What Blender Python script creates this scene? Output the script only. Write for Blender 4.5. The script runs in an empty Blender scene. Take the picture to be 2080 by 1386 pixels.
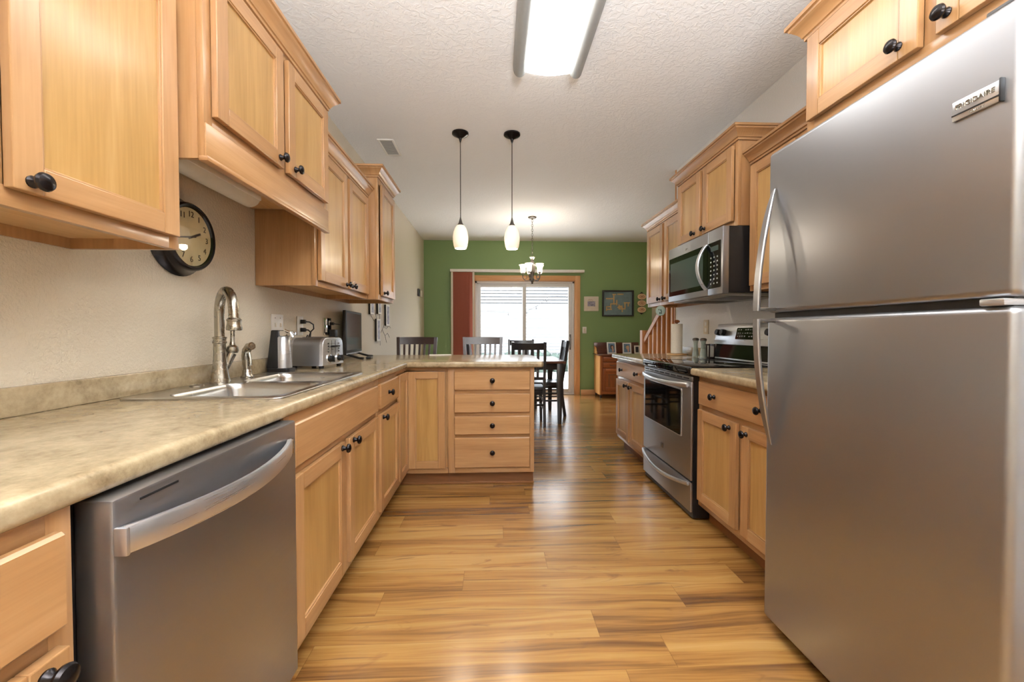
import bpy, bmesh, math, random
from mathutils import Matrix, Vector
random.seed(7)
PI = math.pi
S = bpy.context.scene
COL = S.collection

# ------------------------------------------------------------------ camera, world, light, exposure
cam = bpy.data.objects.new('camera', bpy.data.cameras.new('camera'))
COL.objects.link(cam)
cam.data.sensor_width = 36.0
cam.data.lens = 14.631
cam.data.clip_start = 0.02
cam.location = (0, 0, 1.1445)
cam.rotation_euler = (PI / 2 - 0.0219, 0, -0.0433)
S.camera = cam
S.view_settings.view_transform = 'Standard'
S.view_settings.look = 'None'
S.view_settings.gamma = 1.0
S.view_settings.use_curve_mapping = False
S.view_settings.exposure = 0.46

W = bpy.data.worlds.new('daylight')
S.world = W
W.use_nodes = True
W.node_tree.nodes['Background'].inputs[0].default_value = (0.93, 0.97, 1.0, 1)
W.node_tree.nodes['Background'].inputs[1].default_value = 9.0
FIXTURE_E, PENDANT_E, CHAND_E = 10.0, .5, 1.6


def portal(name, loc, rot, sx, sy):
    l = bpy.data.lights.new(name, 'AREA')
    l.shape = 'RECTANGLE'
    l.size, l.size_y = sx, sy
    l.cycles.is_portal = True
    o = bpy.data.objects.new(name, l)
    o.location, o.rotation_euler = loc, rot
    COL.objects.link(o)


portal('patio_door_daylight', (0.6, 7.62, 1.03), (PI / 2, 0, PI), 1.95, 2.05)

ul_ = bpy.data.lights.new('added_ceiling_fill', 'SPOT')  # added fill spot, bounced off the ceiling; the room has no such lamp
ul_.energy, ul_.spot_size, ul_.spot_blend, ul_.shadow_soft_size = 1050, math.radians(150), .9, .45
ul_.color = (.94, .97, 1.0)
o = bpy.data.objects.new('added_ceiling_fill', ul_)
o.location, o.rotation_euler = (.3, -.7, 1.72), (PI + math.radians(-15), 0, 0)
COL.objects.link(o)

# ------------------------------------------------------------------ mesh helpers
ROOM_L, ROOM_R, YG, H, YB = -1.246, 1.84, 7.49, 2.776, -2.5
CT = 0.927          # counter top


class MB:
    """collects shapes and links them as one mesh object; uv u runs along the grain"""
    def __init__(s):
        s.bm = bmesh.new()
        s.uv = s.bm.loops.layers.uv.new('UVMap')

    def _take(s, tb, g='z', M=None, smooth=False):
        uv = tb.loops.layers.uv.get('UVMap') or tb.loops.layers.uv.new('UVMap')
        a = 'xyz'.index(g)
        o1, o2 = random.uniform(0, 60), random.uniform(0, 60)
        oth = [i for i in range(3) if i != a]
        for f in tb.faces:
            n = f.normal
            k = oth[0] if abs(n[oth[0]]) < abs(n[oth[1]]) else oth[1]
            for l in f.loops:
                c = l.vert.co
                l[uv].uv = (c[a] + o1, c[k] + o2)
        if M is not None:
            bmesh.ops.transform(tb, matrix=M, verts=tb.verts)
        me = bpy.data.meshes.new('tmp')
        tb.to_mesh(me)
        tb.free()
        s.bm.from_mesh(me)
        bpy.data.meshes.remove(me)
        return s

    def box(s, x0, x1, y0, y1, z0, z1, g='z', bev=0.0, M=None, seg=2):
        tb = bmesh.new()
        bmesh.ops.create_cube(tb, size=1)
        for v in tb.verts:
            v.co = Vector((x0 + (v.co.x + .5) * (x1 - x0), y0 + (v.co.y + .5) * (y1 - y0), z0 + (v.co.z + .5) * (z1 - z0)))
        if bev > 0:
            b = min(bev, abs(x1 - x0) * .49, abs(y1 - y0) * .49, abs(z1 - z0) * .49)
            bmesh.ops.bevel(tb, geom=list(tb.edges), offset=b, segments=seg, profile=.5, affect='EDGES')
        tb.normal_update()
        return s._take(tb, g, M)

    def hexa(s, bot, top, g='z', M=None, bev=0):
        tb = bmesh.new()
        b = [tb.verts.new(p) for p in bot]
        t = [tb.verts.new(p) for p in top]
        n = len(b)
        tb.faces.new(b[::-1])
        tb.faces.new(t)
        for i in range(n):
            j = (i + 1) % n
            tb.faces.new((b[i], b[j], t[j], t[i]))
        bmesh.ops.recalc_face_normals(tb, faces=tb.faces)
        if bev:
            bmesh.ops.bevel(tb, geom=list(tb.edges), offset=bev, segments=2, profile=.5, affect='EDGES')
        tb.normal_update()
        return s._take(tb, g, M)

    def prism(s, pts, z0, z1, g='x', bev=0, M=None, seg=3, sel=None):
        """polygon in xy pulled up z; sel picks the edges to bevel"""
        tb = bmesh.new()
        lo = [tb.verts.new((p[0], p[1], z0)) for p in pts]
        hi = [tb.verts.new((p[0], p[1], z1)) for p in pts]
        tb.faces.new(lo[::-1])
        tb.faces.new(hi)
        n = len(pts)
        for i in range(n):
            j = (i + 1) % n
            tb.faces.new((lo[i], lo[j], hi[j], hi[i]))
        bmesh.ops.recalc_face_normals(tb, faces=tb.faces)
        if bev:
            es = [e for e in tb.edges if (sel is None or sel(e))]
            bmesh.ops.bevel(tb, geom=es, offset=bev, segments=seg, profile=.5, affect='EDGES')
        tb.normal_update()
        return s._take(tb, g, M)

    def lathe(s, prof, M=None, seg=24, g='z', a0=0, a1=2 * PI):
        tb = bmesh.new()
        full = abs(a1 - a0 - 2 * PI) < 1e-6
        n = seg if full else seg + 1
        rings = []
        for r, z in prof:
            if r < 1e-6:
                rings.append([tb.verts.new((0, 0, z))] * n)
            else:
                rings.append([tb.verts.new((r * math.cos(a0 + (a1 - a0) * i / seg), r * math.sin(a0 + (a1 - a0) * i / seg), z)) for i in range(n)])
        for A, B in zip(rings[:-1], rings[1:]):
            for i in range(seg):
                j = (i + 1) % n
                q = []
                for v in (A[i], A[j], B[j], B[i]):
                    if v not in q:
                        q.append(v)
                if len(q) >= 3:
                    try:
                        tb.faces.new(q)
                    except ValueError:
                        pass
        bmesh.ops.recalc_face_normals(tb, faces=tb.faces)
        tb.normal_update()
        return s._take(tb, g, M)

    def sweep(s, path, sect, M=None, up=(0, 0, 1), caps=True, g='z', scale=None):
        """closed 2-d section carried along a path"""
        tb = bmesh.new()
        P = [Vector(p) for p in path]
        up = Vector(up)
        rings = []
        a = None
        for i, p in enumerate(P):
            t = (P[min(i + 1, len(P) - 1)] - P[max(i - 1, 0)]).normalized()
            if a is None:
                u = up if abs(t.dot(up)) < .98 else Vector((1, 0, 0)) if abs(t.x) < .9 else Vector((0, 1, 0))
                a = t.cross(u).normalized()
            else:
                a = (a - t * a.dot(t)).normalized()
            b = a.cross(t).normalized()
            k = scale[i] if scale else 1
            rings.append([tb.verts.new(p + a * x * k + b * y * k) for x, y in sect])
        n = len(sect)
        for A, B in zip(rings[:-1], rings[1:]):
            for i in range(n):
                j = (i + 1) % n
                tb.faces.new((A[i], A[j], B[j], B[i]))
        if caps:
            tb.faces.new(rings[0][::-1])
            tb.faces.new(rings[-1])
        bmesh.ops.recalc_face_normals(tb, faces=tb.faces)
        tb.normal_update()
        return s._take(tb, g, M)

    def tube(s, path, r, seg=10, M=None, scale=None):
        return s.sweep(path, [(r * math.cos(2 * PI * i / seg), r * math.sin(2 * PI * i / seg)) for i in range(seg)], M=M, scale=scale)

    def loops(s, rings, M=None, g='x', caps=True):
        """open or closed skin through rings of equal vertex count (rings not closed)"""
        tb = bmesh.new()
        R = [[tb.verts.new(p) for p in r] for r in rings]
        n = len(R[0])
        for A, B in zip(R[:-1], R[1:]):
            for i in range(n):
                j = (i + 1) % n
                tb.faces.new((A[i], A[j], B[j], B[i]))
        if caps:
            tb.faces.new(R[0][::-1])
            tb.faces.new(R[-1])
        bmesh.ops.recalc_face_normals(tb, faces=tb.faces)
        tb.normal_update()
        return s._take(tb, g, M)

    def text(s, body, size, M, ext=0.0006, align='CENTER'):
        cu = bpy.data.curves.new('t', 'FONT')
        cu.body, cu.size, cu.extrude = body, size, ext
        cu.align_x, cu.align_y = align, 'CENTER'
        cu.resolution_u = 3
        o = bpy.data.objects.new('t', cu)
        COL.objects.link(o)
        dg = bpy.context.evaluated_depsgraph_get()
        me = bpy.data.meshes.new_from_object(o.evaluated_get(dg))
        tb = bmesh.new()
        tb.from_mesh(me)
        bpy.data.objects.remove(o)
        bpy.data.curves.remove(cu)
        bpy.data.meshes.remove(me)
        tb.normal_update()
        return s._take(tb, 'x', M)

    def mesh(s, name, m, ang=35):
        me = bpy.data.meshes.new(name)
        s.bm.to_mesh(me)
        s.bm.free()
        me.materials.append(m)
        for p in me.polygons:
            p.use_smooth = True
        me.set_sharp_from_angle(angle=math.radians(ang))
        return me


def T(x, y, z):
    return Matrix.Translation((x, y, z))


def RX(a):
    return Matrix.Rotation(a, 4, 'X')


def RY(a):
    return Matrix.Rotation(a, 4, 'Y')


def RZ(a):
    return Matrix.Rotation(a, 4, 'Z')


def tag(o, label=None, cat=None, group=None, kind=None):
    if label: o['label'] = label
    if cat: o['category'] = cat
    if group: o['group'] = group
    if kind: o['kind'] = kind
    return o


def thing(name, label, cat, loc=(0, 0, 0), rz=0.0, group=None):
    o = bpy.data.objects.new(name, None)
    COL.objects.link(o)
    o.empty_display_size = .05
    o.location = loc
    o.rotation_euler = (0, 0, rz)
    return tag(o, label, cat, group)


def part(name, mb, m, parent=None, label=None, ang=35, loc=None, rot=None):
    me = mb.mesh(name, m, ang) if isinstance(mb, MB) else mb
    o = bpy.data.objects.new(name, me)
    COL.objects.link(o)
    if parent: o.parent = parent
    if loc: o.location = loc
    if rot: o.rotation_euler = rot
    if label: o['label'] = label
    return o


def struct(name, mb, m, parent=None):
    o = part(name, mb, m, parent)
    o['kind'] = 'structure'
    return o


def single(name, mb, m, label, cat, group=None, loc=None, rz=0, ang=35):
    o = part(name, mb, m, None, ang=ang, loc=loc, rot=(0, 0, rz))
    return tag(o, label, cat, group)


def cut(o, cutters):
    """subtract closed meshes for good"""
    tmp = []
    for mb in cutters:
        me = bpy.data.meshes.new('c')
        mb.bm.to_mesh(me)
        mb.bm.free()
        c = bpy.data.objects.new('c', me)
        COL.objects.link(c)
        c.matrix_world = o.matrix_world.copy()
        md = o.modifiers.new('b', 'BOOLEAN')
        md.operation, md.solver, md.object = 'DIFFERENCE', 'EXACT', c
        tmp.append(c)
    bpy.context.view_layer.update()
    dg = bpy.context.evaluated_depsgraph_get()
    me = bpy.data.meshes.new_from_object(o.evaluated_get(dg))
    o.modifiers.clear()
    o.data = me
    for c in tmp:
        bpy.data.objects.remove(c)
    for p in me.polygons:
        p.use_smooth = True
    me.set_sharp_from_angle(angle=math.radians(35))


def copy_tree(o, parent=None):
    c = o.copy()
    COL.objects.link(c)
    if parent: c.parent = parent
    for ch in list(o.children):
        copy_tree(ch, c)
    return c


def rrect(x0, x1, y0, y1, r, n=5):
    out = []
    for cx, cy, a in ((x1 - r, y1 - r, 0), (x0 + r, y1 - r, PI / 2), (x0 + r, y0 + r, PI), (x1 - r, y0 + r, 1.5 * PI)):
        for i in range(n + 1):
            t = a + PI / 2 * i / n
            out.append((cx + r * math.cos(t), cy + r * math.sin(t)))
    return out


# ------------------------------------------------------------------ materials
def srgb(r, g, b):
    f = lambda c: (c / 255 / 12.92) if c / 255 <= .04045 else ((c / 255 + .055) / 1.055) ** 2.4
    return (f(r), f(g), f(b), 1)


class N:
    def __init__(s, name):
        s.m = bpy.data.materials.new(name)
        s.m.use_nodes = True
        s.t = s.m.node_tree
        s.p = s.t.nodes['Principled BSDF']
        s.out = s.t.nodes['Material Output']

    def n(s, typ, **kw):
        x = s.t.nodes.new(typ)
        for k, v in kw.items():
            if k in x.inputs and not hasattr(x, k):
                x.inputs[k].default_value = v
            else:
                setattr(x, k, v)
        return x

    def l(s, a, b):
        s.t.links.new(a, b)

    def set(s, **kw):
        for k, v in kw.items():
            s.p.inputs[k.replace('_', ' ')].default_value = v
        return s

    def ramp(s, fac, stops):
        r = s.n('ShaderNodeValToRGB')
        e = r.color_ramp.elements
        while len(e) < len(stops): e.new(.5)
        for k, (p, c) in zip(e, stops):
            k.position, k.color = p, c
        s.l(fac, r.inputs[0])
        return r.outputs[0]

    def math(s, op, a, b=None, c=None):
        x = s.n('ShaderNodeMath', operation=op)
        for i, v in enumerate((a, b, c)):
            if v is None: continue
            if isinstance(v, (int, float)): x.inputs[i].default_value = v
            else: s.l(v, x.inputs[i])
        return x.outputs[0]

    def mix(s, fac, a, b, mode='MIX'):
        x = s.n('ShaderNodeMix', data_type='RGBA', blend_type=mode)
        for i, v in ((0, fac), (6, a), (7, b)):
            if isinstance(v, (int, float)): x.inputs[i].default_value = v
            elif isinstance(v, tuple): x.inputs[i].default_value = v
            else: s.l(v, x.inputs[i])
        return x.outputs[2]

    def coord(s, kind='Object', scale=(1, 1, 1)):
        t = s.n('ShaderNodeTexCoord')
        m = s.n('ShaderNodeMapping')
        m.inputs['Scale'].default_value = scale
        s.l(t.outputs[kind], m.inputs[0])
        return m.outputs[0]

    def noise(s, vec, scale, detail=3, rough=.5, dist=0):
        x = s.n('ShaderNodeTexNoise')
        x.inputs['Scale'].default_value = scale
        x.inputs['Detail'].default_value = detail
        x.inputs['Roughness'].default_value = rough
        x.inputs['Distortion'].default_value = dist
        s.l(vec, x.inputs['Vector'])
        return x.outputs['Fac']

    def bump(s, h, strength, dist=.002):
        b = s.n('ShaderNodeBump')
        b.inputs['Strength'].default_value = strength
        b.inputs['Distance'].default_value = dist
        s.l(h, b.inputs['Height'])
        s.l(b.outputs[0], s.p.inputs['Normal'])


def plain(name, c, rough=.5, metal=0.0, **kw):
    k = N(name)
    k.set(Base_Color=c, Roughness=rough, Metallic=metal, **kw)
    return k.m


def speck(name, c, rough=.5, amt=.12, scale=60, metal=0.0, **kw):
    """a colour with a faint procedural mottle"""
    k = N(name)
    k.set(Roughness=rough, Metallic=metal, **kw)
    f = k.noise(k.coord(), scale, 3)
    d = tuple(v * (1 - amt) for v in c[:3]) + (1,)
    b = tuple(min(1, v * (1 + amt)) for v in c[:3]) + (1,)
    k.l(k.ramp(f, [(.3, d), (.7, b)]), k.p.inputs['Base Color'])
    return k.m


def wood(name, dark, mid, light, rough=.34, coat=.4, streak=.5, fine=1.0):
    k = N(name)
    k.set(Roughness=rough, Coat_Weight=coat, Coat_Roughness=.18)
    uv = k.coord('UV')
    lo = k.noise(uv, .09, 1)                                    # differs from board to board
    m1 = k.n('ShaderNodeMapping'); m1.inputs['Scale'].default_value = (1.6, 16, 1); k.l(uv, m1.inputs[0])
    m2 = k.n('ShaderNodeMapping'); m2.inputs['Scale'].default_value = (5, 130, 1); k.l(uv, m2.inputs[0])
    a = k.noise(m1.outputs[0], 1.0, 4, .55, .6)
    b = k.noise(m2.outputs[0], 1.0, 2)
    f = k.math('ADD', k.math('MULTIPLY', a, streak), k.math('MULTIPLY', lo, 1.0 - streak))
    f = k.math('ADD', f, k.math('MULTIPLY', k.math('SUBTRACT', b, .5), .22 * fine))
    k.l(k.ramp(f, [(.32, dark), (.5, mid), (.68, light)]), k.p.inputs['Base Color'])
    k.bump(b, .04, .001)
    return k.m


M = {}
M['maple'] = wood('maple_wood', srgb(150, 108, 68), srgb(171, 128, 84), srgb(186, 145, 101))
M['maple_panel'] = wood('maple_veneer_panel', srgb(156, 116, 62), srgb(176, 136, 79), srgb(190, 153, 98))
M['maple_inner'] = wood('maple_underside', srgb(180, 136, 88), srgb(200, 158, 108), srgb(212, 172, 124), .5, 0)
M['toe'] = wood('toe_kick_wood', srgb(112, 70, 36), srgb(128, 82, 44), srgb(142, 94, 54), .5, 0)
M['oak_trim'] = wood('oak_trim', srgb(196, 140, 88), srgb(214, 160, 106), srgb(226, 178, 124), .4, .15)
M['dresser'] = wood('antique_oak', srgb(128, 66, 28), srgb(156, 86, 40), srgb(180, 108, 56), .35, .3)
M['dresser_side'] = wood('antique_oak_side', srgb(190, 130, 70), srgb(206, 150, 88), srgb(218, 166, 104), .4, .2)
M['rail_wood'] = wood('stair_rail_oak', srgb(176, 116, 66), srgb(196, 136, 84), srgb(210, 154, 100), .4, .2)
M['black_wood'] = wood('black_painted_wood', srgb(24, 23, 25), srgb(31, 30, 33), srgb(40, 39, 43), .32, .3)
M['stool_wood'] = wood('espresso_wood', srgb(38, 24, 20), srgb(50, 33, 28), srgb(62, 42, 36), .35, .3)
M['table_top'] = wood('table_top_wood', srgb(84, 50, 38), srgb(106, 66, 50), srgb(124, 82, 64), .25, .4)
M['light_wood'] = wood('pale_turned_wood', srgb(190, 150, 100), srgb(208, 170, 120), srgb(220, 186, 140), .5, 0)

k = N('wood_plank_floor')                                      # planks run across the room
xyz = k.n('ShaderNodeSeparateXYZ'); k.l(k.coord(), xyz.inputs[0])
X, Y = xyz.outputs[0], xyz.outputs[1]
row = k.math('FLOOR', k.math('DIVIDE', Y, .152))
wn = k.n('ShaderNodeTexWhiteNoise', noise_dimensions='1D'); k.l(row, wn.inputs['W'])
xo = k.math('ADD', X, k.math('MULTIPLY', wn.outputs[0], 1.28))
pl = k.math('FLOOR', k.math('DIVIDE', xo, 1.28))
wn2 = k.n('ShaderNodeTexWhiteNoise', noise_dimensions='2D')
cv = k.n('ShaderNodeCombineXYZ'); k.l(row, cv.inputs[0]); k.l(pl, cv.inputs[1]); k.l(cv.outputs[0], wn2.inputs['Vector'])
rnd = wn2.outputs['Value']
def vec(sx, sy, off):
    c = k.n('ShaderNodeCombineXYZ')
    k.l(k.math('MULTIPLY', X, sx), c.inputs[0]); k.l(k.math('MULTIPLY', Y, sy), c.inputs[1])
    k.l(k.math('MULTIPLY', rnd, off), c.inputs[2])
    return c.outputs[0]
def warp(sx, sy, off, amt):
    c = k.n('ShaderNodeCombineXYZ')
    wv = k.noise(vec(.9, 3.0, 17), 1.0, 2)
    yy = k.math('ADD', Y, k.math('MULTIPLY', k.math('SUBTRACT', wv, .5), amt))
    k.l(k.math('MULTIPLY', X, sx), c.inputs[0]); k.l(k.math('MULTIPLY', yy, sy), c.inputs[1]); k.l(k.math('MULTIPLY', rnd, off), c.inputs[2])
    return c.outputs[0]
g1 = k.noise(warp(.75, 15, 37, .14), 1.0, 3, .5, .3)          # long bands
g2 = k.noise(warp(2.2, 75, 53, .14), 1.0, 4, .65, .2)         # fine grain lines
g3 = k.noise(warp(1.3, 34, 71, .16), 1.0, 3, .6, .5)
kn = k.noise(vec(2.4, 7.5, 91), 1.0, 3, .6, 2.6)
f = k.math('ADD', k.math('MULTIPLY', g1, .5), k.math('ADD', k.math('MULTIPLY', g2, .25), k.math('MULTIPLY', g3, .25)))
f = k.math('ADD', f, k.math('MULTIPLY', k.math('SUBTRACT', rnd, .5), .13))
base = k.ramp(f, [(.34, srgb(88, 57, 32)), (.42, srgb(124, 85, 45)), (.48, srgb(148, 105, 54)), (.56, srgb(166, 123, 66)), (.68, srgb(182, 142, 86))])
dk = k.ramp(g3, [(.62, (0, 0, 0, 1)), (.70, (1, 1, 1, 1))])
base = k.mix(k.math('MULTIPLY', dk, .6), base, srgb(92, 60, 36))
knm = k.ramp(kn, [(.62, (0, 0, 0, 1)), (.74, (1, 1, 1, 1))])
base = k.mix(k.math('MULTIPLY', knm, .6), base, srgb(108, 70, 42))
yf = k.math('FRACT', k.math('DIVIDE', Y, .152)); xf = k.math('FRACT', k.math('DIVIDE', xo, 1.28))
sy = k.math('LESS_THAN', yf, .012); sx = k.math('LESS_THAN', xf, .0018)
seam = k.math('MAXIMUM', sy, sx)
k.l(k.mix(k.math('MULTIPLY', seam, .45), base, srgb(88, 56, 28)), k.p.inputs['Base Color'])
k.set(Roughness=.2, Coat_Weight=.6, Coat_Roughness=.26)
k.l(k.math('ADD', k.math('MULTIPLY', g2, .14), .15), k.p.inputs['Roughness'])
k.bump(k.math('SUBTRACT', k.math('MULTIPLY', g2, .4), seam), .12, .0015)
M['floor'] = k.m

k = N('beige_mottled_laminate')
o = k.coord()
n1 = k.noise(o, 9, 6, .65, .5); n2 = k.noise(o, 70, 4, .7); n3 = k.noise(o, 26, 4, .6)
f = k.math('ADD', k.math('MULTIPLY', n1, .5), k.math('ADD', k.math('MULTIPLY', n2, .25), k.math('MULTIPLY', n3, .25)))
k.l(k.ramp(f, [(.33, srgb(116, 98, 73)), (.44, srgb(150, 132, 103)), (.53, srgb(167, 149, 118)), (.66, srgb(186, 169, 138))]), k.p.inputs['Base Color'])
k.set(Roughness=.2, Coat_Weight=.1)
M['laminate'] = k.m


def paint(name, c, bump=.35, scale=170, rough=.5, dist=.003):
    k = N(name)
    k.set(Base_Color=c, Roughness=rough)
    o = k.coord()
    n = k.noise(o, scale, 3, .55)
    k.bump(k.ramp(n, [(.35, (0, 0, 0, 1)), (.65, (1, 1, 1, 1))]), bump, dist)
    return k.m


M['beige_wall'] = paint('beige_orange_peel_paint', srgb(220, 208, 186), .5, 120, .26, .003)
M['white_wall'] = paint('pale_orange_peel_paint', srgb(226, 225, 224), .4, 120, .26, .003)
M['green_wall'] = paint('green_paint', srgb(126, 154, 98), .2, 150, .5, .002)
k = N('white_knockdown_ceiling')
k.set(Base_Color=srgb(238, 239, 240), Roughness=.75)
n = k.noise(k.coord(), 26, 4, .55, 1.2)
k.bump(k.ramp(n, [(.46, (0, 0, 0, 1)), (.56, (1, 1, 1, 1))]), .35, .004)
M['ceiling'] = k.m


def steel(name, c, rough=.3, sc=(3, 3, 260), amt=.1, bump=.03, met=1.0):
    k = N(name)
    k.set(Base_Color=c, Metallic=met, Roughness=rough)
    n = k.noise(k.coord('Object', sc), 1.0, 3, .6)
    k.l(k.math('ADD', k.math('MULTIPLY', n, amt), rough - amt / 2), k.p.inputs['Roughness'])
    k.bump(n, bump, .001)
    return k.m


M['steel'] = steel('brushed_stainless', srgb(166, 167, 170), .36, met=.97)
M['steel_bright'] = steel('bright_stainless', srgb(208, 210, 214), .28, amt=.04, bump=.003, met=.85)
M['nickel'] = steel('brushed_nickel', srgb(168, 162, 150), .27, (40, 40, 40), .06, .01)
M['sink_steel'] = steel('satin_sink_steel', srgb(196, 194, 190), .26, (3, 120, 3), .08, .01)
M['chrome'] = plain('chrome', srgb(225, 225, 226), .08, 1.0)
M['bronze'] = plain('dark_oil_rubbed_bronze', srgb(40, 36, 36), .22, .75)
M['pewter'] = plain('aged_pewter_metal', srgb(112, 106, 100), .35, .9)
M['black'] = speck('black_plastic', srgb(20, 20, 22), .4, .15, 40)
M['black_gloss'] = plain('black_gloss_glass', srgb(9, 9, 11), .05, 0, Specular_IOR_Level=.6)
M['dark_grey'] = speck('dark_grey_metal', srgb(62, 60, 60), .45, .1, 30)
M['grey_rail'] = speck('grey_painted_metal', srgb(150, 153, 152), .4, .04, 20)
M['white'] = speck('white_plastic', srgb(236, 234, 229), .4, .02, 30)
M['vinyl'] = speck('white_vinyl', srgb(222, 222, 222), .4, .02, 30)
M['cream'] = speck('cream_plastic', srgb(218, 208, 190), .45, .03, 30)
M['paper'] = speck('white_paper', srgb(232, 230, 222), .8, .03, 90)
M['towel_paper'] = speck('quilted_paper_towel', srgb(236, 232, 222), .9, .04, 120)
M['blind'] = speck('rust_red_fabric_slat', srgb(160, 86, 66), .7, .12, 220)
M['clock_face'] = speck('aged_cream_dial', srgb(214, 198, 152), .6, .16, 9)
M['ink'] = speck('dark_brown_ink', srgb(60, 44, 28), .7, .1, 30)
M['decal'] = plain('grey_vinyl_decal', srgb(120, 116, 114), .6)
M['frame_black'] = speck('black_frame', srgb(34, 32, 31), .4, .15, 40)
M['frame_white'] = speck('white_frame', srgb(232, 230, 226), .5, .02, 40)
M['mat_blue'] = speck('blue_grey_mat', srgb(112, 134, 136), .7, .12, 14)
M['tile_gold'] = speck('pale_wooden_tile', srgb(206, 170, 112), .6, .12, 60)
M['plaque'] = speck('cream_oval_plaque', srgb(222, 194, 150), .5, .06, 30)
M['rose'] = speck('dusty_rose_print', srgb(170, 110, 84), .7, .2, 90)
M['photo_grey'] = speck('grey_photograph', srgb(150, 146, 160), .35, .6, 34)
M['photo_blue'] = speck('blue_photo_backdrop', srgb(104, 132, 158), .4, .25, 30)
M['skin'] = speck('photo_skin_tone', srgb(206, 160, 136), .5, .1, 60)
M['hair_dark'] = speck('photo_dark_hair', srgb(60, 44, 38), .6, .2, 60)
M['hair_fair'] = speck('photo_fair_hair', srgb(190, 158, 116), .6, .2, 60)
M['screen'] = plain('dark_screen_glass', srgb(66, 80, 76), .12)
M['tan_vent'] = speck('grey_vent', srgb(176, 177, 175), .5, .04, 30)
M['concrete'] = speck('pale_concrete', srgb(206, 206, 204), .8, .06, 8)
M['siding'] = speck('white_siding', srgb(128, 131, 136), .6, .02, 6)
M['siding_gap'] = speck('grey_siding_joint', srgb(36, 38, 42), .7, .05, 10)
M['leaf'] = speck('dark_green_leaves', srgb(58, 72, 66), .7, .4, 26)

k = N('clear_pane')
tr = k.n('ShaderNodeBsdfTransparent'); gl = k.n('ShaderNodeBsdfGlossy'); gl.inputs['Roughness'].default_value = .02
ge = k.n('ShaderNodeNewGeometry'); dt_ = k.n('ShaderNodeVectorMath', operation='DOT_PRODUCT')
k.l(ge.outputs['Normal'], dt_.inputs[0]); k.l(ge.outputs['Incoming'], dt_.inputs[1])
sch = k.math('ADD', k.math('MULTIPLY', k.math('POWER', k.math('SUBTRACT', 1.0, k.math('ABSOLUTE', dt_.outputs['Value'])), 5.0), .9), .03)
mx = k.n('ShaderNodeMixShader'); k.l(sch, mx.inputs[0]); k.l(tr.outputs[0], mx.inputs[1]); k.l(gl.outputs[0], mx.inputs[2])
k.l(mx.outputs[0], k.out.inputs[0])
M['pane'] = k.m
k = N('tinted_shaker_glass')
k.set(Base_Color=srgb(226, 236, 230), Roughness=.08, Transmission_Weight=.75, IOR=1.3)
M['glass'] = k.m
k = N('frosted_disc_glass')
k.set(Base_Color=srgb(178, 200, 192), Roughness=.3, Transmission_Weight=.15, IOR=1.4)
M['disc'] = k.m


def glow(name, c, e, body=(.8, .8, .8, 1), tex=None):
    k = N(name)
    k.set(Base_Color=body, Roughness=.35, Emission_Color=c, Emission_Strength=e)
    if tex:
        n = k.noise(k.coord(), tex, 3, .6)
        k.l(k.ramp(n, [(.35, tuple(v * .72 for v in c[:3]) + (1,)), (.6, c)]), k.p.inputs['Emission Color'])
    return k.m


M['fixture_glow'] = glow('lit_diffuser', (1, .985, .95, 1), FIXTURE_E)
M['pendant_glow'] = glow('lit_mottled_glass', (1, .80, .50, 1), PENDANT_E, tex=38)
M['chand_glow'] = glow('lit_frosted_glass', (1, .84, .62, 1), CHAND_E)
M['lamp_lens'] = speck('unlit_lamp_lens', srgb(226, 222, 212), .35, .03, 30)

# ------------------------------------------------------------------ the room
struct('floor', MB().box(ROOM_L - .12, 3.0, YB - .12, YG + .12, -.06, 0), M['floor'])
struct('ceiling', MB().box(ROOM_L - .12, 3.0, YB - .12, YG + .12, H, H + .1), M['ceiling'])
struct('wall_left', MB().box(ROOM_L - .12, ROOM_L, YB - .12, YG + .12, 0, H), M['beige_wall'])
struct('wall_right', MB().box(ROOM_R, ROOM_R + .12, YB - .12, 4.152, 0, H), M['white_wall'])
struct('wall_stair', MB().box(2.88, 3.0, 1.4, YG + .12, 0, H), M['beige_wall'])
struct('wall_stair_end', MB().box(ROOM_R + .12, 2.88, 1.3, 1.4, 0, H), M['beige_wall'])
DX0, DX1, DZ1 = -.354, 1.47, 2.07                              # clear opening of the patio door
g = MB()
g.box(ROOM_L, DX0, YG, YG + .12, 0, H); g.box(DX1, 2.88, YG, YG + .12, 0, H); g.box(DX0, DX1, YG, YG + .12, DZ1, H)
struct('wall_far', g, M['green_wall'])
struct('wall_near', MB().box(ROOM_L, ROOM_R, YB - .12, YB, 0, H), M['beige_wall'])
struct('baseboard_far', MB().box(1.575, 2.88, YG - .016, YG, 0, .095, 'x', .004), M['oak_trim'])
struct('baseboard_far', MB().box(ROOM_L + .02, DX0 - .07, YG - .016, YG, 0, .095, 'x', .004), M['oak_trim'])
struct('baseboard_left', MB().box(ROOM_L, ROOM_L + .016, 4.2, YG - .02, 0, .095, 'y', .004), M['oak_trim'])
g = MB()
g.box(ROOM_R - .008, ROOM_R + .128, 4.152, 4.17, 0, H, 'z', .003)
struct('trim_1', g, M['rail_wood'])

# patio door
d1 = bpy.data.objects.new('door_1', None); COL.objects.link(d1); d1['kind'] = 'structure'; d1.location = (.55, YG, 0)
ox, oy = -.55, -YG


def dpart(name, mb, m, par=None):
    o = part(name, mb, m, par or d1)
    if not par: o.location = (ox, oy, 0)
    return o


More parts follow.
